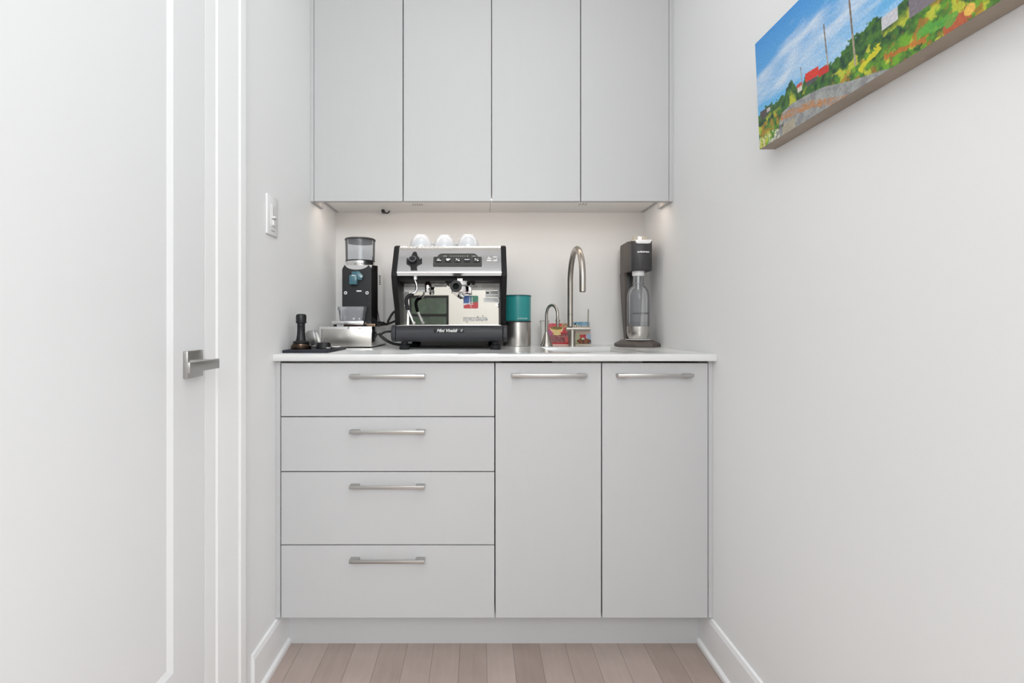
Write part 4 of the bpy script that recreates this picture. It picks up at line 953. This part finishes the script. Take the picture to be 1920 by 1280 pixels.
MB(so).lathe([(0, 0), (0.046, 0), (0.047, 0.001), (0.046, 0.002), (0, 0.002)], (SXc-0.004, 1.878, ZC+0.027), 48).build('drip_disc', M['white'])
# column
t = bmesh.new(); rings = []
for z, xl, xr_, y0, y1 in ((ZC+0.0265, -0.026, 0.026, 1.950, 1.985), (1.05, -0.032, 0.033, 1.948, 1.995), (1.198, -0.037, 0.040, 1.945, 2.005)):
    rings.append([t.verts.new(p) for p in ((SXc+xl, y0, z), (SXc+xr_, y0, z), (SXc+xr_, y1, z), (SXc+xl, y1, z))])
for a, c in zip(rings, rings[1:]):
    for i in range(4): t.faces.new((a[i], a[(i+1) % 4], c[(i+1) % 4], c[i]))
t.faces.new(rings[0]); t.faces.new(rings[-1]); bmesh.ops.recalc_face_normals(t, faces=t.faces[:])
MB(so)._add(t).build('column', M['grey_body'])
b = MB(so); b.box(SXc-0.026, SXc+0.026, 1.943, 1.9455, 0.960, 1.197, 0.001); b.build('column_inlay', M['grey_dark'])
# head with curved front and scooped top
xh0, xh1 = 0.5795, 0.6585; mid = (xh0+xh1)/2
pl = [(xh0, 1.888), (xh0, 1.868)]
for k in range(0, 13):
    a = PI+PI*k/12; pl.append((mid+(xh1-xh0)/2*math.cos(a), 1.862+0.022*math.sin(a)))
pl += [(xh1, 1.868), (xh1, 1.888)]
b = MB(so); b.prism(pl, 'z', 1.1975, 1.3100, 0.002, 2)
hdm = b.build('head', M['grey_dark'])
MB(so).box(xh0, xh1, 1.8885, 2.008, 1.1975, 1.3100, 0.0015).build('head_shell', M['grey_body'])  # side shell, its lighter brown partly paints in the warm light
b = MB(so); b.prism([(1.905, 1.310), (2.006, 1.310), (2.006, 1.3155), (1.905, 1.3165)], 'x', xh0+0.001, xh1-0.001); b.build('head_top', M['grey_body'])
b = MB(so); b.prism([(mid-0.031, 1.3125), (mid+0.031, 1.3125), (mid+0.026, 1.3000), (mid+0.018, 1.2980), (mid-0.020, 1.2980), (mid-0.026, 1.3000)], 'y', 1.8375, 1.88, 0.001); b.build('white_collar', M['white'])
b = MB(so); b.box(mid-0.012, mid+0.004, 1.866, 1.884, 1.310, 1.330, 0.002); b.box(mid-0.012, mid+0.006, 1.884, 1.886, 1.310, 1.330); b.build('white_button', M['white'])
MB(so).box(mid+0.0045, mid+0.0225, 1.864, 1.884, 1.310, 1.3305, 0.0015).build('carbonating_button', M['beige'])
b = MB(so); b.prism([(mid-0.036, 1.312), (mid-0.018, 1.312), (mid-0.018, 1.333), (mid-0.025, 1.333), (mid-0.028, 1.320), (mid-0.036, 1.317)], 'y', 1.872, 1.886, 0.001); b.build('release_lever', M['beige'])
def headf(x, y, z):
    xx = mid+0.0005+x; a = math.acos(max(-1, min(1, (xx-mid)/((xh1-xh0)/2)))); return (xx, 1.862-0.022*math.sin(a)-0.0006-z, 1.2675+y)
text('wordmark', 'sodastream', 0.0098, M['white'], so, headf, 0.0004, bold=0.00030, parent=hdm)
MB(so).lathe([(0, 0), (0.020, 0), (0.0225, 0.004), (0.0225, 0.020), (0, 0.020)], (0.6115, 1.878, 1.179), 32).build('bottle_collar', M['white'])
MB(so).cyl((0.6115, 1.878, 1.128), (0.6115, 1.878, 1.180), 0.0030, 14, r2=0.0045).build('carbonating_nozzle', M['white'])
# bottle
bo = thing('water_bottle', 'clear carbonating bottle with a steel foot standing in the soda maker', 'bottle', (0.6115, 1.878, ZC+0.029))
bc = (0.6115, 1.878, 0)
zb = ZC+0.029
outer = [(0.0418, zb+0.049), (0.0420, 1.092), (0.0412, 1.104), (0.0388, 1.116), (0.0345, 1.127), (0.0285, 1.1355), (0.0225, 1.1405), (0.0197, 1.144), (0.0195, 1.148), (0.0225, 1.1495), (0.0225, 1.1515), (0.0195, 1.153), (0.0195, 1.1565), (0.0205, 1.158), (0.0195, 1.160), (0.0205, 1.163), (0.0195, 1.165), (0.0205, 1.168), (0.0195, 1.170), (0.0195, 1.178)]
inner = [(r-0.0018, z) for r, z in reversed(outer)]
b = MB(bo); b.lathe(outer+inner, bc, 48, closed=True); bg = b.build('bottle_wall', M['bottle'])
MB(bo).lathe([(0, zb), (0.030, zb), (0.0345, zb+0.003), (0.0395, zb+0.014), (0.0420, zb+0.028), (0.0422, zb+0.049), (0.0400, zb+0.049), (0.0385, zb+0.028), (0, zb+0.020)], bc, 48).build('bottle_foot', M['steel'])
def wb(zc, a0): return lambda x, y, z: (bc[0]+(0.0422+z)*math.sin(a0+x/0.042), bc[1]-(0.0422+z)*math.cos(a0+x/0.042), zc+y)
text('wordmark', 'sodastream', 0.0135, M['ink'], bo, wb(1.0365, -0.04), 0.0001, parent=bg)
for z in (1.0015, 0.9955, 0.9895):
    MB(bo).lathe([(0.0421, z), (0.0424, z), (0.0424, z+0.0006), (0.0421, z+0.0006)], bc, 48, closed=True).build('print_line', M['ink'], bg)
